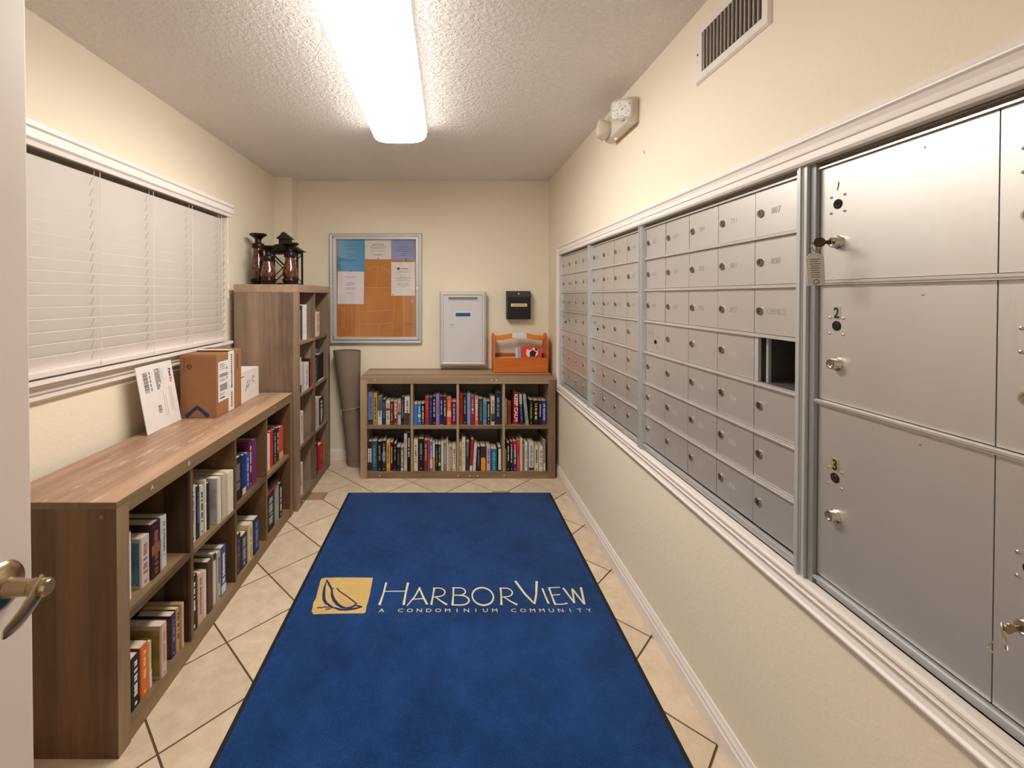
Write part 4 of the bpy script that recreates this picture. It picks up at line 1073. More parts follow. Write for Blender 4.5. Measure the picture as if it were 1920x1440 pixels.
MB().tube([(-0.012 + 0.022 * math.cos(a), 0, 0.356 + 0.026 * math.sin(a)) for a in [R(40) + R(150) * i / 10 for i in range(11)]], 0.0024, 6).build('ring', M_IRON, la)

# ------------------------------------------------------------------ parcels on the low bookcase
M_ENV = flat((228, 220, 214), 0.55, vary=0.03)
env = thing('mailing_envelope', 'white cardboard mailing envelope leaning on the sill beside brown parcel', 'envelope', (-1.308, 1.893, HB))
Bn, Bf, Tn = Vector((0, 0, 0.0005)), Vector((-0.006, 0.250, 0.0005)), Vector((-0.032, -0.030, 0.299))
u, v = (Bf - Bn), (Tn - Bn); nn = u.cross(v).normalized()
if nn.x < 0: nn = -nn
MB().obox(Bn - nn * 0.0, u, v, nn * 0.004).build('card_sleeve', M_ENV, env, bevel=0.0015)
O = Bn + nn * 0.0042; uu, vv = u.normalized(), v.normalized()
def P(a, b_): return O + u * a + v * b_
def erect(m, a0, a1, b0, b1): m.obox(P(a0, b0), u * (a1 - a0), v * (b1 - b0), nn * 0.0004)
m = MB(); m.text('Fed', 0.026, P(0.86, 0.88), -v, u, 'LEFT', 0.0005, bold=0.03); m.build('purple_lettering', flat((54, 40, 110), 0.5), env, recalc=False)
m = MB(); m.text('Ex', 0.026, P(0.86, 0.74), -v, u, 'LEFT', 0.0005, bold=0.03); m.build('orange_lettering', flat((230, 104, 60), 0.5), env, recalc=False)
m = MB()
b_ = 0.90
while b_ > 0.60:
    w = random.choice((0.006, 0.010, 0.014)); erect(m, 0.14, 0.26, b_ - w, b_); b_ -= w + random.choice((0.005, 0.008, 0.012))
b_ = 0.36
while b_ > 0.25:
    w = random.choice((0.008, 0.012)); erect(m, 0.40, 0.50, b_ - w, b_); b_ -= w + random.choice((0.006, 0.010))
m.build('barcode', flat((92, 84, 88), 0.7), env)
m = MB()
for k in range(46):
    a, b2 = 0.46 + (k % 4) * 0.036, 0.92 - (k // 4) * 0.027
    erect(m, a, a + 0.030, b2 - 0.022, b2) if random.random() < 0.8 else None
for k in range(5): erect(m, 0.30 + 0.0, 0.335, 0.90 - 0.062 * k - 0.045, 0.90 - 0.062 * k)
m.build('shipping_print', flat((140, 132, 134), 0.7), env)
m = MB()
for a, b0, b1 in ((0.60, 0.16, 0.56), (0.655, 0.14, 0.50), (0.78, 0.20, 0.60), (0.815, 0.22, 0.62), (0.85, 0.18, 0.58), (0.62, 0.72, 0.92), (0.67, 0.70, 0.92)): erect(m, a, a + 0.010, b0, b1)
m.build('fine_print', flat((190, 182, 178), 0.7), env)

M_CARD = flat((154, 108, 70), 0.75, vary=0.06, scale=10)
M_CARD2 = flat((144, 98, 60), 0.75, vary=0.06, scale=10)
bxo = thing('parcel', 'tall brown cardboard parcel with blue chevron beside the white envelope', 'parcel', (-1.242, 2.30, HB))
bxo.rotation_euler = (0, 0, R(1))
hw, hd2, hh2 = 0.091, 0.134, 0.312
B(-hw, hw, -hd2, hd2, 0.0003, hh2).build('carton', M_CARD, bxo, bevel=0.003)
m = MB()
m.prism([(-hw + 0.002, hh2), (hw, hh2), (hw - 0.004, hh2 + 0.006), (-hw + 0.006, hh2 + 0.010)], 'xz', 0.01, hd2)
m.prism([(-hw, hh2), (hw - 0.002, hh2), (hw - 0.004, hh2 + 0.003), (-hw + 0.01, hh2 + 0.004)], 'xz', -hd2 + 0.002, 0.006)
m.build('flap', M_CARD2, bxo)
fn = -hd2 - 0.0004
m = MB(); m.stroke([(-0.062, 0.008), (-0.006, 0.056), (0.050, 0.010)], 0.020, (0, -hd2, 0), (1, 0, 0), (0, 0, 1), (0, -1, 0), 0.0005); m.build('blue_chevron', flat((40, 52, 92), 0.6), bxo)
m = MB(); m.stroke([(-0.056, 0.258), (-0.044, 0.272), (-0.032, 0.258), (-0.044, 0.244), (-0.056, 0.258)], 0.004, (0, -hd2, 0), (1, 0, 0), (0, 0, 1), (0, -1, 0), 0.0004)
m.stroke([(-0.050, 0.258), (-0.038, 0.258)], 0.004, (0, -hd2, 0), (1, 0, 0), (0, 0, 1), (0, -1, 0), 0.0004); m.build('diamond_mark', M_INK, bxo)
m = MB()
for k in range(8): m.box(-0.071, -0.066, -hd2 - 0.0004, -hd2, 0.236 + k * 0.008, 0.2415 + k * 0.008)
m.build('small_print', flat((110, 64, 34), 0.7), bxo)
lab = B(hw, hw + 0.0006, -hd2 + 0.014, -hd2 + 0.125, 0.075, 0.276).build('shipping_label', M_PAPER, bxo)
m = MB()
def lr(a0, a1, z0, z1): m.box(hw + 0.0006, hw + 0.001, -hd2 + a0, -hd2 + a1, z0, z1)
for k in range(18): lr(0.026 + k * 0.0048, 0.0285 + k * 0.0048, 0.196, 0.214)
for k in range(16): lr(0.030 + k * 0.0048, 0.0325 + k * 0.0048, 0.126, 0.160)
for z in (0.262, 0.254, 0.246, 0.236, 0.184, 0.176, 0.112, 0.104): lr(0.026, 0.026 + random.uniform(0.03, 0.075), z, z + 0.0026)
lr(0.030, 0.078, 0.088, 0.095); lr(0.096, 0.106, 0.230, 0.242); lr(0.098, 0.106, 0.180, 0.190)
m.build('label_print', flat((84, 78, 80), 0.7), lab)
tp = MB(); tp.box(hw, hw + 0.0007, -hd2 + 0.118, -hd2 + 0.180, 0.003, hh2 + 0.006); tp.box(-hw + 0.01, hw + 0.0007, -hd2 + 0.126, -hd2 + 0.168, hh2 + 0.0105, hh2 + 0.0115)
tpo = tp.build('white_tape', M_PAPER, bxo)
m = MB()
z = hh2 - 0.012
k = 0
while z > 0.02:
    if not (0.11 < z < 0.128): m.box(hw + 0.0007, hw + 0.0012, -hd2 + (0.146 if z > 0.2 or z < 0.11 else 0.150), -hd2 + 0.160, z - 0.0075, z)
    z -= 0.012 if z > 0.22 or z < 0.12 else 0.0095
m.stroke([(0.158, 0.126), (0.150, 0.120), (0.145, 0.128), (0.150, 0.137), (0.158, 0.131)], 0.003, (hw + 0.0007, -hd2, 0), (0, 1, 0), (0, 0, 1), (1, 0, 0), 0.0005)
m.build('tape_print', flat((60, 54, 62), 0.7), tpo)
m = MB()
for k in range(9): m.box(hw, hw + 0.0006, hd2 - 0.052, hd2 - 0.042, 0.215 + k * 0.0085, 0.2215 + k * 0.0085)
m.build('stamp', flat((74, 44, 26), 0.7), bxo)

wb = thing('white_box', 'small white carton with handwritten mark between brown parcel and tall bookcase', 'box', (-1.240, 2.562, HB))
B(-0.078, 0.078, -0.118, 0.118, 0.0003, 0.176).build('carton', flat((226, 216, 208), 0.6, vary=0.02), wb, bevel=0.002)
m = MB(); m.box(-0.078, 0.0786, -0.118, 0.118, 0.176, 0.1775); m.prism([(-0.05, 0.149), (-0.118, 0.147), (-0.118, 0.1505), (-0.05, 0.1505)], 'yz', 0.078, 0.0788); m.build('lid', flat((226, 216, 208), 0.6, vary=0.02), wb)
m = MB(); a = ((0.0788, 0, 0), (0, 1, 0), (0, 0, 1), (1, 0, 0), 0.0004)
m.stroke([(-0.060, 0.060), (-0.040, 0.100), (-0.028, 0.118), (-0.024, 0.116)], 0.004, *a); m.stroke([(-0.032, 0.070), (-0.018, 0.096), (-0.004, 0.116)], 0.003, *a); m.stroke([(-0.052, 0.080), (-0.014, 0.090)], 0.003, *a)
m.stroke([(0.052, 0.124), (0.040, 0.134), (0.026, 0.122), (0.024, 0.106), (0.036, 0.098), (0.050, 0.104)], 0.003, *a)
m.stroke([(-0.115, 0.148), (-0.075, 0.150)], 0.004, *a)
m.build('handwriting', M_INK, wb)

# ------------------------------------------------------------------ rolled mat
mat_o = thing('rolled_mat', 'grey-brown mat rolled up and tied with string in the corner', 'rolled mat', (-0.743, 3.555, 0))
m = MB(); NT, NA, th = 22, 74, 0.0055
turns = 2.35
def roll_pt(t, k, inner):
    f = k / (NA - 1)
    # radius of the outer wrap varies along the length: loose at the top, tight at the string
    r0 = 0.075 + 0.036 * max(0, (t - 0.45) / 0.55) ** 1.1 + 0.004 * (1 - t)
    ang = R(-56) - f * turns * 2 * math.pi
    gap = (0.0115 + 0.016 * max(0, (t - 0.45) / 0.55))
    r = r0 - gap * f * turns - (th if inner else 0)
    cx_ = 0.0 - 0.098 * t + 0.046 * max(0, (t - 0.45) / 0.55) * min(1, f * turns); cy_ = 0.0 + 0.001 * t
    zz = 0.001 + 0.930 * t + (0.012 * (0.5 - f * turns) if t > 0.99 and f * turns < 1 else 0)
    sqx = 1.0 + 0.04 * t
    ly_ = min(r * math.sin(ang), 0.097)
    return (cx_ + r * sqx * math.cos(ang), cy_ + ly_ * 0.94, zz)
vs_, fs = [], []
for i in range(NT + 1):
    for k in range(NA): vs_.append(roll_pt(i / NT, k, False))
    for k in range(NA): vs_.append(roll_pt(i / NT, k, True))
row = 2 * NA
for i in range(NT):
    for k in range(NA - 1):
        a = i * row + k; b_ = (i + 1) * row + k
        fs += [(a, a + 1, b_ + 1, b_), (a + NA, b_ + NA, b_ + NA + 1, a + NA + 1)]
    fs += [(i * row, (i + 1) * row, (i + 1) * row + NA, i * row + NA), (i * row + NA - 1, i * row + 2 * NA - 1, (i + 1) * row + 2 * NA - 1, (i + 1) * row + NA - 1)]
for k in range(NA - 1):
    fs += [(k, k + NA, k + NA + 1, k + 1), (NT * row + k, NT * row + k + 1, NT * row + NA + k + 1, NT * row + NA + k)]
m.add(vs_, fs)
m.build('roll', flat((136, 118, 102), 0.8, vary=0.12, scale=120, bump=0.3), mat_o, smooth=True)
def ring_r(t): return 0.0768 + 0.036 * max(0, (t - 0.45) / 0.55) ** 1.1 + 0.004 * (1 - t)
t = 0.49
st = [(-0.098 * t + (ring_r(t) + 0.001) * (1 + 0.04 * t) * math.cos(a), (ring_r(t) + 0.001) * 0.94 * math.sin(a), 0.465 + 0.014 * math.cos(a)) for a in [2 * math.pi * i / 32 for i in range(32)]]
m = MB().tube(st, 0.0022, 6, closed=True); m.tube([(st[19][0], st[19][1] - 0.003, st[19][2]), (st[19][0] + 0.002, st[19][1] - 0.006, st[19][2] - 0.025), (st[19][0] + 0.012, st[19][1] - 0.006, st[19][2] - 0.055)], 0.0018, 6)
m.tube([(st[30][0], st[30][1] - 0.003, st[30][2]), (st[30][0] + 0.014, st[30][1] - 0.012, st[30][2] + 0.008), (st[30][0] + 0.032, st[30][1] - 0.014, st[30][2] + 0.026)], 0.0016, 6)
m.build('string', flat((206, 194, 176), 0.8), mat_o)
t = 0.055
m = MB().tube([(-0.098 * t + (ring_r(t) + 0.0004) * math.cos(a), (ring_r(t) + 0.0004) * 0.94 * math.sin(a), 0.052) for a in [2 * math.pi * i / 32 for i in range(32)]], 0.0008, 5, closed=True)
m.build('edge_seam', flat((84, 70, 60), 0.8), mat_o)

# ------------------------------------------------------------------ notice board
NB = thing('notice_board', 'glazed notice board with aluminium frame and cork on the far wall', 'notice board', (-0.600, YB, 1.435))
def nbm(a, b_, h): return (a, -h, b_)
NW, NH = 0.384, 0.458
MB().molding((-NW + 0.026, NW - 0.026, -NH + 0.026, NH - 0.026), [(0, 0.0), (0, 0.030), (0.004, 0.034), (0.018, 0.036), (0.026, 0.030), (0.026, 0.0)], nbm).build('case_frame', M_ALU, NB)
MB().molding((-NW + 0.058, NW - 0.052, -NH + 0.056, NH - 0.052), [(0, 0.014), (0, 0.028), (0.003, 0.032), (0.022, 0.034), (0.026, 0.030), (0.026, 0.014)], nbm).build('door_frame', M_ALU, NB)
M_CORK, _nt, _b = base_mat('cork', 0.9, spec=0.1)
_tc = N(_nt, 'ShaderNodeTexCoord'); _n1 = N(_nt, 'ShaderNodeTexNoise'); _n1.inputs['Scale'].default_value = 260; _n1.inputs['Detail'].default_value = 3; _n2 = N(_nt, 'ShaderNodeTexNoise'); _n2.inputs['Scale'].default_value = 4
_nt.links.new(_tc.outputs['Object'], _n1.inputs['Vector']); _nt.links.new(_tc.outputs['Object'], _n2.inputs['Vector'])
_cr = N(_nt, 'ShaderNodeValToRGB'); _cr.color_ramp.elements[0].color = lin((164, 98, 42)) + (1,); _cr.color_ramp.elements[1].color = lin((210, 146, 82)) + (1,); _cr.color_ramp.elements[0].position = 0.3; _cr.color_ramp.elements[1].position = 0.72
_ad = N(_nt, 'ShaderNodeMath', operation='MULTIPLY_ADD'); _nt.links.new(_n1.outputs['Fac'], _ad.inputs[0]); _ad.inputs[1].default_value = 0.5
_h = N(_nt, 'ShaderNodeMath', operation='MULTIPLY'); _nt.links.new(_n2.outputs['Fac'], _h.inputs[0]); _h.inputs[1].default_value = 0.5; _nt.links.new(_h.outputs[0], _ad.inputs[2])
_nt.links.new(_ad.outputs[0], _cr.inputs['Fac']); _nt.links.new(_cr.outputs['Color'], _b.inputs['Base Color'])
cork = B(-NW + 0.026, NW - 0.026, -0.010, -0.0005, -NH + 0.026, NH - 0.026).build('cork_panel', M_CORK, NB)
NBX, NBZ = -0.600, 1.435
def bp_(x, y): return ((x - 840) * 3.645 / F - NBX, CAMZ - (y - 555) * 3.645 / F - NBZ)
m = MB()
def cs(*pts_): m.stroke([bp_(540 + a / 5.54, 420 + b2 / 5.54) for a, b2 in pts_], 0.0032, (0, -0.010, 0), (1, 0, 0), (0, 0, 1), (0, -1, 0), 0.0006)
cs((820, 475), (860, 455), (910, 445), (970, 450), (1030, 480), (1065, 520)); cs((935, 450), (925, 560), (918, 655)); cs((800, 662), (1062, 660))
cs((735, 908), (900, 905), (1110, 892)); cs((730, 850), (738, 1020), (745, 1160)); cs((740, 1030), (900, 1045), (1085, 1025)); cs((1110, 755), (1098, 900), (1082, 1150)); cs((585, 850), (590, 1080)); cs((945, 1040), (940, 1160))
m.build('faded_outlines', flat((212, 160, 102), 0.9), cork)
m = MB(); m.box(-NW + 0.060, NW - 0.054, -0.024, -0.021, -NH + 0.058, NH - 0.054)
M_PANE, _nt, _b = base_mat('clear_pane', 0.02)
_mx = N(_nt, 'ShaderNodeMixShader'); _tr = N(_nt, 'ShaderNodeBsdfTransparent'); _gl = N(_nt, 'ShaderNodeBsdfGlossy'); _gl.inputs['Roughness'].default_value = 0.03
_mx.inputs[0].default_value = 0.05; _nt.links.new(_tr.outputs[0], _mx.inputs[1]); _nt.links.new(_gl.outputs[0], _mx.inputs[2]); _nt.links.new(_mx.outputs[0], _nt.nodes['Material Output'].inputs['Surface'])
m.build('pane', M_PANE, NB)
m = MB().lathe([(0.009, -0.034), (0.009, -0.037), (0.006, -0.038), (0.002, -0.037)], (NW - 0.040, 0, 0.0), 14, 'y'); m.build('lock', M_CHROME, NB)
m = MB()
for k in range(30): m.lathe([(0.0035, 0), (0.0035, 0.022)], (-NW + 0.030, -0.031, -NH + 0.06 + k * 0.0272), 8)
m.build('piano_hinge', M_ALU, NB)
def sheet(label, x0, y0, x1, y1, col, lines, pins, head=None, cat='notice', tilt_=0):
    (a0, c1), (a1, c0) = bp_(540 + x0 / 5.54, 420 + y0 / 5.54), bp_(540 + x1 / 5.54, 420 + y1 / 5.54)
    o = thing('paper_notice', label, cat, (NBX + (a0 + a1) / 2, YB - 0.0103, NBZ + (c0 + c1) / 2), 0, 'notices pinned inside the board')
    w, h = (a1 - a0) / 2, (c1 - c0) / 2
    o.rotation_euler = (0, R(tilt_), 0)
    B(-w, w, -0.0009, -0.0004, -h, h).build('sheet', flat(col, 0.8, vary=0.04, scale=12), o)
    m = MB()
    for z, wd, tk in lines:
        x = -wd
        while x < wd:
            l_ = random.uniform(0.006, 0.018); m.box(x, min(x + l_, wd), -0.0013, -0.0009, z - tk, z + tk); x += l_ + 0.003
    if m.v: m.build('printed_lines', flat(shade(col, 0.48), 0.8), o)
    if head:
        s_, size, z = head
        MB().text(s_, size, (0.0, -0.0009, z), (1, 0, 0), (0, 0, 1), 'CENTER', 0.0004).build('heading', M_INK, o, recalc=False)
    for (px_, pz_) in pins:
        MB().lathe([(0.0045, -0.0009), (0.005, -0.004), (0.003, -0.008)], (px_ * w, 0, pz_ * h), 10, 'y').build('push_pin', M_DARKMETAL, o)
    return o
def ls(h, *zs): return [(z * h, w, 0.0016) for z, w in zs]
sheet('sky blue notice sheet pinned above the plain white sheet', 518, 165, 796, 492, (74, 150, 194), ls(0.107, (0.78, 0.06), (0.1, 0.03), (-0.05, 0.025), (-0.3, 0.03), (-0.4, 0.05), (0.5, 0.04)), [(0, -0.95)])
sheet('plain white typed sheet pinned under the sky blue one', 514, 494, 788, 832, (226, 218, 220), ls(0.11, (0.84, 0.055), (0.72, 0.03), (0.4, 0.03), (0.3, 0.035), (0.2, 0.03), (0.0, 0.04), (-0.1, 0.035), (-0.4, 0.03)), [], tilt_=0.6)
sheet('white sheet headed NOTICE between two blue sheets', 800, 165, 1072, 366, (222, 214, 206), ls(0.066, (0.30, 0.066), (0.12, 0.060), (-0.2, 0.060), (-0.6, 0.060), (-0.72, 0.03)), [(0, -0.9)], ('NOTICE', 0.026, 0.030))
sheet('pale violet-blue sheet pinned above the lettered white one', 1076, 165, 1318, 372, (140, 150, 190), ls(0.068, (0.75, 0.04), (0.42, 0.045), (0.25, 0.03), (0.02, 0.070), (-0.2, 0.05), (-0.45, 0.03), (-0.7, 0.025)), [(0.25, -0.95)])
ws = sheet('white sheet headed HARBOR with black emblem', 1072, 396, 1318, 745, (224, 216, 210), ls(0.115, (0.58, 0.045), (0.48, 0.05), (0.3, 0.02), (0.15, 0.03), (0.06, 0.065), (-0.06, 0.035), (-0.14, 0.065), (-0.34, 0.05), (-0.44, 0.05), (-0.55, 0.025)), [(-0.85, -0.92)], None)
m = MB(); m.box(-0.050, -0.028, -0.0014, -0.0009, 0.078, 0.094); m.build('emblem', M_INK, ws)
MB().text('HARBOR', 0.0165, (-0.022, -0.0009, 0.080), (1, 0, 0), (0, 0, 1), 'LEFT', 0.0004, bold=0.012).build('heading', M_INK, ws, recalc=False)
pp = thing('push_pin', 'lone white push pin in the cork below the lettered sheet', 'push pin', (NBX + bp_(772, 565)[0], YB - 0.0103, NBZ + bp_(772, 565)[1]))
MB().lathe([(0.0045, 0.0), (0.004, -0.004), (0.006, -0.008), (0.006, -0.009)], (0, 0, 0), 10, 'y').build('pin_head', M_WHITE, pp)

# ------------------------------------------------------------------ drop box and suggestion box on the far wall
DB = thing('drop_box', 'grey steel drop box with blue label window on the far wall', 'drop box', (0.122, YB, 1.106))
M_BOXP = flat((206, 203, 204), 0.42, vary=0.02, scale=6)
M_BOXF = flat((216, 212, 211), 0.35, 0.2, vary=0.02, scale=6)
DW, DH, DD = 0.192, 0.306, 0.10
B(-DW + 0.012, DW - 0.012, -DD + 0.012, -0.0005, -DH + 0.012, DH - 0.004).build('body', M_BOXF, DB)
MB().molding((-DW + 0.032, DW - 0.032, -DH + 0.032, DH - 0.032), [(0, DD - 0.020), (0, DD - 0.004), (0.006, DD), (0.014, DD), (0.032, DD - 0.018), (0.032, DD - 0.036), (0.020, DD - 0.036)], nbm).build('bevelled_frame', M_BOXF, DB)
dr = B(-DW + 0.034, DW - 0.034, -DD + 0.002, -DD + 0.014, -DH + 0.034, DH - 0.034).build('door', M_BOXP, DB)
m = MB(); m.molding((-0.118, 0.118, 0.238, 0.258), [(0, 0.098), (0, 0.104), (0.003, 0.104), (0.003, 0.098)], nbm)
m.build('slot_rim', M_BOXF, dr)
B(-0.118, 0.118, -DD + 0.0005, -DD + 0.003, 0.238, 0.258).build('letter_slot', flat((126, 118, 112), 0.5, 0.3), dr)
m = MB(); m.molding((-0.060, 0.060, 0.100, 0.130), [(0, 0.098), (0, 0.102), (0.006, 0.102), (0.007, 0.098)], nbm); m.build('label_holder', M_WHITE, dr)
B(-0.060, 0.060, -DD + 0.0006, -DD + 0.003, 0.100, 0.130).build('blue_label', flat((34, 78, 150), 0.3, vary=0.15), dr)
m = MB().lathe([(0.012, 0.003), (0.012, -0.003), (0.009, -0.004), (0.006, -0.004), (0.0055, -0.002), (0.0, -0.002)], (-0.092, -DD + 0.002, 0.038), 18, 'y', False); m.build('lock', M_CHROME, dr, smooth=True)
m = MB()
for x in (-0.116, 0.116): m.lathe([(0.003, 0.002), (0.0025, -0.0015)], (x, -DD + 0.002, 0.222), 8, 'y')
m.build('rivets', M_DARKMETAL, dr)

SB = thing('suggestion_box', 'small black suggestion box with gold label on the far wall', 'suggestion box', (0.580, YB, 1.298))
M_BX = flat((26, 24, 26), 0.4, vary=0.05); 
m = MB(); m.prism([(-0.0005, -0.115), (-0.0005, 0.112), (-0.052, 0.112), (-0.088, 0.072), (-0.088, -0.108), (-0.082, -0.115)], 'yz', -0.096, 0.096)
m.build('body', M_BX, SB, bevel=0.002)
m = MB(); m.prism([(-0.0005, 0.112), (-0.0005, 0.116), (-0.054, 0.116), (-0.094, 0.074), (-0.094, 0.066), (-0.089, 0.066), (-0.089, 0.072), (-0.052, 0.112)], 'yz', -0.099, 0.099)
lid = m.build('lid', flat((62, 58, 58), 0.4, vary=0.05), SB)
m = MB().lathe([(0.007, 0.0), (0.007, -0.004), (0.004, -0.005)], (0.0, -0.078, 0.092), 12, 'y'); m.build('lid_lock', M_CHROME, lid)
lb_ = B(-0.066, 0.066, -0.0888, -0.088, -0.012, 0.014).build('gold_label', flat((222, 208, 140), 0.35), SB)
MB().text('SUGGESTIONS', 0.0155, (0, -0.0888, -0.0045), (1, 0, 0), (0, 0, 1), 'CENTER', 0.0004, 0.98).build('label_lettering', M_INK, lb_, recalc=False)

# ------------------------------------------------------------------ orange wooden carrier with magazines
CR = thing('wooden_carrier', 'orange wooden magazine carrier with curved handle on wide bookcase', 'carrier', (0.578, 3.545, HB))
M_OR = wood((232, 134, 52), (190, 94, 28), 'x', 'z', 0.4, rough=0.35)
M_ORZ = wood((222, 122, 46), (176, 82, 24), 'z', 'y', 0.4, rough=0.35)
CWd, CD = 0.205, 0.085
side = [(-CD, 0.0003), (CD, 0.0003), (CD, 0.20)]
for k in range(9):
    a = math.pi * k / 8; side.append((0.045 * math.cos(a) + 0.0 + (CD - 0.045) * math.cos(a) * (1 - math.sin(a)), 0.265 + 0.045 * math.sin(a)))
side += [(-CD, 0.20)]
for x in (-CWd - 0.012, CWd): MB().prism(side, 'yz', x, x + 0.012).build('side_panel', M_ORZ, CR, bevel=0.002)
B(-CWd, CWd, -CD, -CD + 0.010, 0.003, 0.118).build('front_panel', M_OR, CR, bevel=0.0015)
B(-CWd, CWd, CD - 0.010, CD, 0.003, 0.135).build('rear_panel', M_OR, CR, bevel=0.0015)
B(-CWd, CWd, -CD + 0.010, CD - 0.010, 0.003, 0.012).build('bottom_panel', M_OR, CR)
hp_t, hp_b = [], []
for k in range(25):
    f = k / 24; x = -CWd + 2 * CWd * f
    s_ = 0.5 - 0.5 * math.cos(2 * math.pi * f)
    s_ = s_ ** 1.5
    hp_t.append((x, 0.289 + 0.026 * s_)); hp_b.append((x, 0.252 + 0.024 * s_ - 0.004 * math.sin(math.pi * f)))
MB().prism(hp_t + hp_b[::-1], 'xz', -0.008, 0.008).build('handle', M_OR, CR, bevel=0.002)
m = MB(); m.prism([(-0.058, 0.270), (0.060, 0.268), (0.056, 0.316), (-0.060, 0.316)], 'xz', -0.0105, -0.0095); m.box(-0.058, 0.056, -0.0105, 0.0105, 0.3155, 0.317); m.build('paper_wrap', flat((226, 216, 214), 0.7, vary=0.04), CR)
def magazine(label, x, y, w, h, d, col, z=0.0165, tilt_=0, rz=0, pic=None):
    o = thing('magazine', label, 'magazine', (0.578 + x, 3.545 + y, HB + z), rz, 'magazines in the orange carrier')
    o.rotation_euler = (R(tilt_), 0, rz)
    m = MB(); m.box(-w / 2, w / 2, 0, 0.0006, 0, h); m.box(-w / 2, w / 2, d - 0.0006, d, 0, h); m.box(-w / 2, -w / 2 + 0.0008, 0, d, 0, h); m.build('cover', flat(col, 0.4, vary=0.08), o)
    B(-w / 2 + 0.0008, w / 2 - 0.001, 0.0006, d - 0.0006, 0.001, h - 0.001).build('page_block', M_PAPER, o)
    if pic:
        m = MB()
        for pts_ in pic[0]: m.prism(pts_, 'xz', -0.0006, 0.0)
        m.build('cover_picture', flat(pic[1], 0.4), o)
        if len(pic) > 2:
            m = MB()
            for pts_ in pic[2]: m.prism(pts_, 'xz', -0.0009, -0.0003)
            m.build('cover_detail', flat(pic[3], 0.4), o)
    return o
magazine('red magazine with black and white picture standing in orange carrier', 0.098, -0.040, 0.165, 0.190, 0.010, (214, 62, 36), tilt_=-14, rz=R(0),
         pic=([[(-0.030, 0.10), (0.0, 0.115), (0.03, 0.105), (0.05, 0.12), (0.055, 0.16), (0.02, 0.178), (-0.01, 0.155), (-0.035, 0.165), (-0.045, 0.13)]], (226, 214, 206), [[(-0.012, 0.104), (0.028, 0.108), (0.040, 0.14), (0.010, 0.160), (-0.016, 0.138)], [(0.03, 0.155), (0.05, 0.15), (0.048, 0.17), (0.03, 0.172)]], (34, 26, 28)))
magazine('blue-edged white booklet standing behind the red magazine', 0.070, -0.018, 0.155, 0.178, 0.012, (150, 166, 196), tilt_=-14)
magazine('white leaflet standing last in the orange carrier', 0.050, 0.004, 0.150, 0.165, 0.006, (222, 214, 208), tilt_=-12)
magazine('pale magazine lying low at the empty end of carrier', -0.105, -0.050, 0.17, 0.118, 0.006, (196, 178, 168), z=0.0175, tilt_=-38)

# ------------------------------------------------------------------ blue rug with logo
RX0, RX1, RY0, RY1 = -0.694, 0.714, 0.60, 3.03
rug = thing('rug', 'long blue entrance rug with black rubber border and gold lettering', 'rug', ((RX0 + RX1) / 2, (RY0 + RY1) / 2, 0))
cxr, cyr = (RX0 + RX1) / 2, (RY0 + RY1) / 2
B(RX0 - cxr, RX1 - cxr, RY0 - cyr, RY1 - cyr, 0.0003, 0.004).build('rubber_border', flat((20, 20, 24), 0.7), rug, bevel=0.002)
def pile_mat(name, ca, cb, sc=1.0):
    m, nt, b = base_mat(name, 0.95, spec=0.05)
    L = nt.links.new
    tc = N(nt, 'ShaderNodeTexCoord')
    n1 = N(nt, 'ShaderNodeTexNoise'); n1.inputs['Scale'].default_value = 3.0; n1.inputs['Detail'].default_value = 9; n1.inputs['Roughness'].default_value = 0.75; L(tc.outputs['Object'], n1.inputs['Vector'])
    n2 = N(nt, 'ShaderNodeTexNoise'); n2.inputs['Scale'].default_value = 330; n2.inputs['Detail'].default_value = 2; L(tc.outputs['Object'], n2.inputs['Vector'])
    mx = N(nt, 'ShaderNodeMath', operation='MULTIPLY_ADD'); L(n2.outputs['Fac'], mx.inputs[0]); mx.inputs[1].default_value = 0.45
    h = N(nt, 'ShaderNodeMath', operation='MULTIPLY'); L(n1.outputs['Fac'], h.inputs[0]); h.inputs[1].default_value = 0.62; L(h.outputs[0], mx.inputs[2])
    cr = N(nt, 'ShaderNodeValToRGB'); cr.color_ramp.elements[0].position = 0.36; cr.color_ramp.elements[1].position = 0.70
    cr.color_ramp.elements[0].color = lin(ca) + (1,); cr.color_ramp.elements[1].color = lin(cb) + (1,)
    L(mx.outputs[0], cr.inputs['Fac']); L(cr.outputs['Color'], b.inputs['Base Color'])
    bp = N(nt, 'ShaderNodeBump'); bp.inputs['Strength'].default_value = 0.4; bp.inputs['Distance'].default_value = 0.003
    L(n2.outputs['Fac'], bp.inputs['Height']); L(bp.outputs['Normal'], b.inputs['Normal'])
    b.inputs['Sheen Weight'].default_value = 0.15
    return m
bw = 0.017
B(RX0 - cxr + bw, RX1 - cxr - bw, RY0 - cyr + bw, RY1 - cyr - bw, 0.0035, 0.0085).build('pile', pile_mat('blue_pile', (7, 29, 68), (32, 74, 132)), rug, bevel=0.003)
M_GOLD = pile_mat('gold_pile', (184, 146, 78), (220, 190, 124))
M_CREAM = pile_mat('cream_pile', (206, 190, 146), (232, 222, 190))
M_NAVY = pile_mat('navy_pile', (26, 40, 82), (40, 56, 104))
ZP = 0.0086
def fl(x, y):
    d = CAMZ * F / (y - 555); return ((x - 840) * d / F - cxr, d - cyr)
m = MB()
gp = [(372, 330), (400, 290), (480, 268), (800, 262), (1200, 262), (1640, 268), (1600, 480), (1560, 700), (1520, 860), (1480, 980), (1465, 1110), (1420, 1140), (1000, 1145), (600, 1150), (200, 1165), (155, 1090), (180, 980), (200, 870), (260, 780), (300, 600), (340, 460)]
m.prism([fl(570 + a / 12.8, 1070 + b2 / 12.8) for a, b2 in gp], 'xy', ZP - 0.001, ZP + 0.0006)
m.build('logo_panel', M_GOLD, rug)
m = MB()
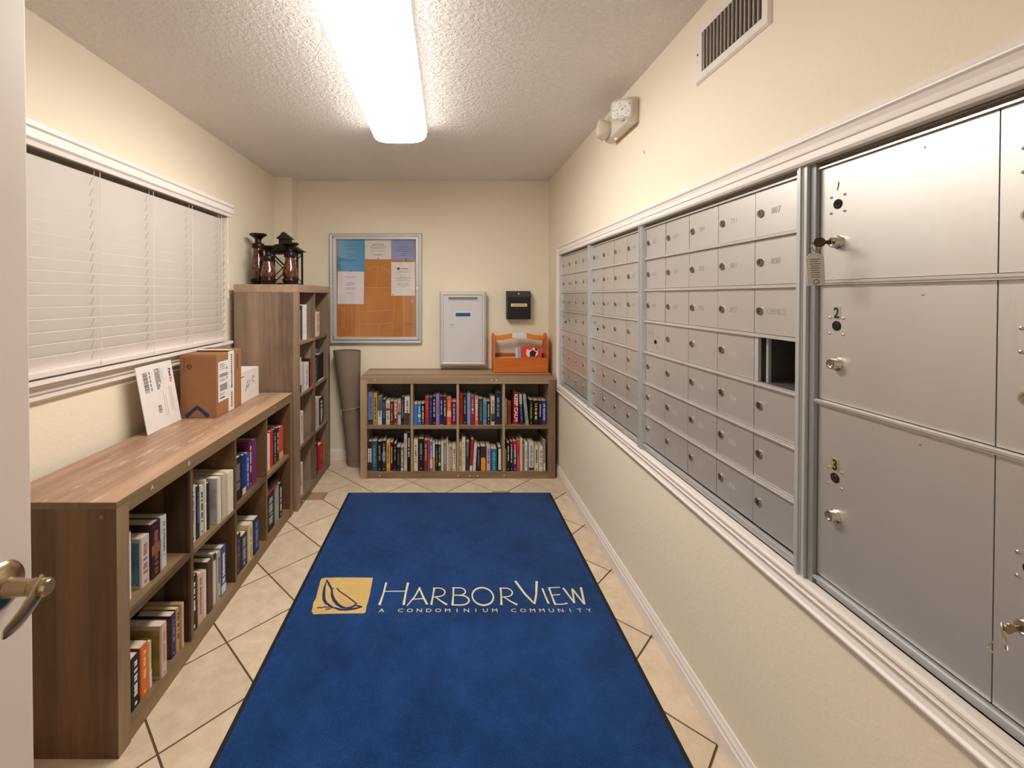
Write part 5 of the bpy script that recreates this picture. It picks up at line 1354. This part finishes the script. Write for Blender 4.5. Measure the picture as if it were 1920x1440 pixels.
def sl(w, *pts_):
    m.stroke([fl(570 + a / 12.8, 1070 + b2 / 12.8) for a, b2 in pts_], w, (0, 0, ZP + 0.0003), (1, 0, 0), (0, 1, 0), (0, 0, 1), 0.0005 + 0.00006 * (len(m.v) % 11))
sl([0.004, 0.010, 0.013, 0.014, 0.013, 0.010, 0.006], (520, 350), (465, 520), (448, 680), (455, 800), (500, 890), (590, 950), (690, 1010))
sl([0.006, 0.010, 0.008, 0.012, 0.014, 0.014, 0.012, 0.008], (520, 318), (590, 450), (645, 560), (650, 700), (700, 820), (780, 920), (880, 990), (980, 1010))
sl(0.006, (765, 520), (840, 610), (980, 700), (1110, 800), (1240, 905)); sl(0.006, (640, 550), (690, 515))
sl([0.006, 0.012, 0.012, 0.006], (960, 1010), (1080, 1005), (1180, 965), (1250, 900)); sl([0.004, 0.009, 0.010, 0.004], (1200, 945), (1290, 965), (1370, 985), (1375, 990))
sl([0.006, 0.012, 0.011, 0.012, 0.006], (700, 1000), (830, 1050), (1000, 1055), (1200, 1030), (1370, 988))
sl(0.006, (285, 1015), (340, 1000), (390, 1010), (460, 985), (540, 995), (640, 970)); sl(0.006, (490, 1045), (570, 1040), (640, 1000), (700, 1015))
m.build('sailboat', M_NAVY, rug)
m = MB()
LB, LH, LS = 1.915 - cyr, 0.150, 0.112
_zi = [0]
def st_(w, *pts_):
    _zi[0] += 1
    w = [x * 0.66 for x in w] if isinstance(w, list) else w * 0.75
    m.stroke([(x - cxr, LB + y) for x, y in pts_], w, (0, 0, ZP - 0.001), (1, 0, 0), (0, 1, 0), (0, 0, 1), 0.0016 + 0.00006 * (_zi[0] % 12))
w1, w2 = 0.010, 0.007
def arc(cx_, cy_, rx, ry, a0, a1, n=14): return [(cx_ + rx * math.cos(R(a0 + (a1 - a0) * i / n)), cy_ + ry * math.sin(R(a0 + (a1 - a0) * i / n))) for i in range(n + 1)]
st_([0.017, 0.011, 0.014], (-0.303, 0.0), (-0.296, 0.07), (-0.294, LH)); st_([0.016, 0.012, 0.017], (-0.196, 0.0), (-0.194, 0.08), (-0.190, LH)); st_(w2, (-0.294, 0.088), (-0.194, 0.090))
st_([0.007, 0.010, 0.012], (-0.181, -0.006), (-0.150, 0.055), (-0.132, LS + 0.004)); st_([0.012, 0.012, 0.015], (-0.134, LS), (-0.112, 0.05), (-0.092, 0.002)); st_(0.007, (-0.158, 0.036), (-0.108, 0.040))
def letter_r(x):
    st_([0.015, 0.010, 0.012], (x, 0.0), (x + 0.006, 0.06), (x + 0.010, LS)); st_(0.008, (x + 0.004, LS - 0.002), *arc(x + 0.030, LS - 0.030, 0.030, 0.029, 88, -88), (x + 0.008, 0.050)); st_([0.008, 0.011, 0.015], (x + 0.016, 0.052), (x + 0.044, 0.022), (x + 0.070, 0.000))
letter_r(-0.074)
bx0 = 0.020
st_([0.015, 0.010, 0.012], (bx0, 0.002), (bx0 + 0.004, 0.06), (bx0 + 0.006, LS)); st_(0.008, (bx0, LS), *arc(bx0 + 0.034, LS - 0.025, 0.026, 0.025, 88, -88), (bx0 + 0.006, 0.062)); st_(0.010, (bx0 + 0.030, 0.062), *arc(bx0 + 0.038, 0.030, 0.036, 0.031, 88, -90), (bx0 - 0.004, 0.0))
st_([0.010 + 0.005 * math.sin(i / 28 * 2 * math.pi) ** 2 for i in range(29)], *arc(0.158, 0.056, 0.048, 0.058, 0, 360, 28))
letter_r(0.236)
st_([0.017, 0.015, 0.012], (0.322, LH + 0.012), (0.352, 0.07), (0.384, 0.006)); st_([0.012, 0.013, 0.017], (0.384, 0.006), (0.404, 0.07), (0.424, LH + 0.010))
st_([0.014, 0.010, 0.013], (0.446, 0.008), (0.442, 0.06), (0.440, LS - 0.004))
st_([0.014, 0.010, 0.013], (0.474, 0.004), (0.472, 0.06), (0.472, LS)); st_(w2, (0.468, LS), (0.524, LS + 0.004)); st_(w2, (0.472, 0.062), (0.512, 0.066)); st_([0.009, 0.008, 0.012], (0.470, 0.002), (0.510, 0.004), (0.530, 0.010))
st_([0.014, 0.012], (0.538, LS), (0.562, 0.012)); st_([0.011, 0.012], (0.562, 0.012), (0.578, LS - 0.006)); st_([0.014, 0.012], (0.578, LS - 0.006), (0.604, 0.004)); st_([0.012, 0.016], (0.604, 0.004), (0.622, LS + 0.004))
m.build('lettering', M_CREAM, rug)
def wordline(string, x0, x1, y, size):
    mm = MB(); n = len(string); 
    for i, ch in enumerate(string):
        if ch == ' ': continue
        mm.text(ch, size, (x0 + (x1 - x0) * i / (n - 1) - cxr, y - cyr, ZP), (1, 0, 0), (0, 1, 0), 'CENTER', 0.0009, 1.15)
    return mm
mm = wordline('A CONDOMINIUM COMMUNITY', -0.288, 0.612, 1.870, 0.031)
mm.build('small_lettering', M_CREAM, rug, recalc=False)

# small marks on the walls
m = MB(); m.prism([(1.873, 1.985), (1.880, 1.978), (1.886, 1.990), (1.879, 2.000)], 'yz', XR - 0.0006, XR); m.build('stain', flat((196, 160, 124), 0.8), wall_right)

# lettering strokes and print too small to pick apart stay joined
for o in bpy.data.objects:
    if o.parent and o.name.split('.')[0] in ('spine_title', 'printed_lines', 'label_print', 'shipping_print', 'fine_print', 'small_print', 'tape_print', 'stamp', 'tag_print', 'barcode', 'worn_sticker', 'faded_outlines', 'handwriting', 'small_lettering', 'piano_hinge', 'route_holes'):
        o['kind'] = 'stuff'
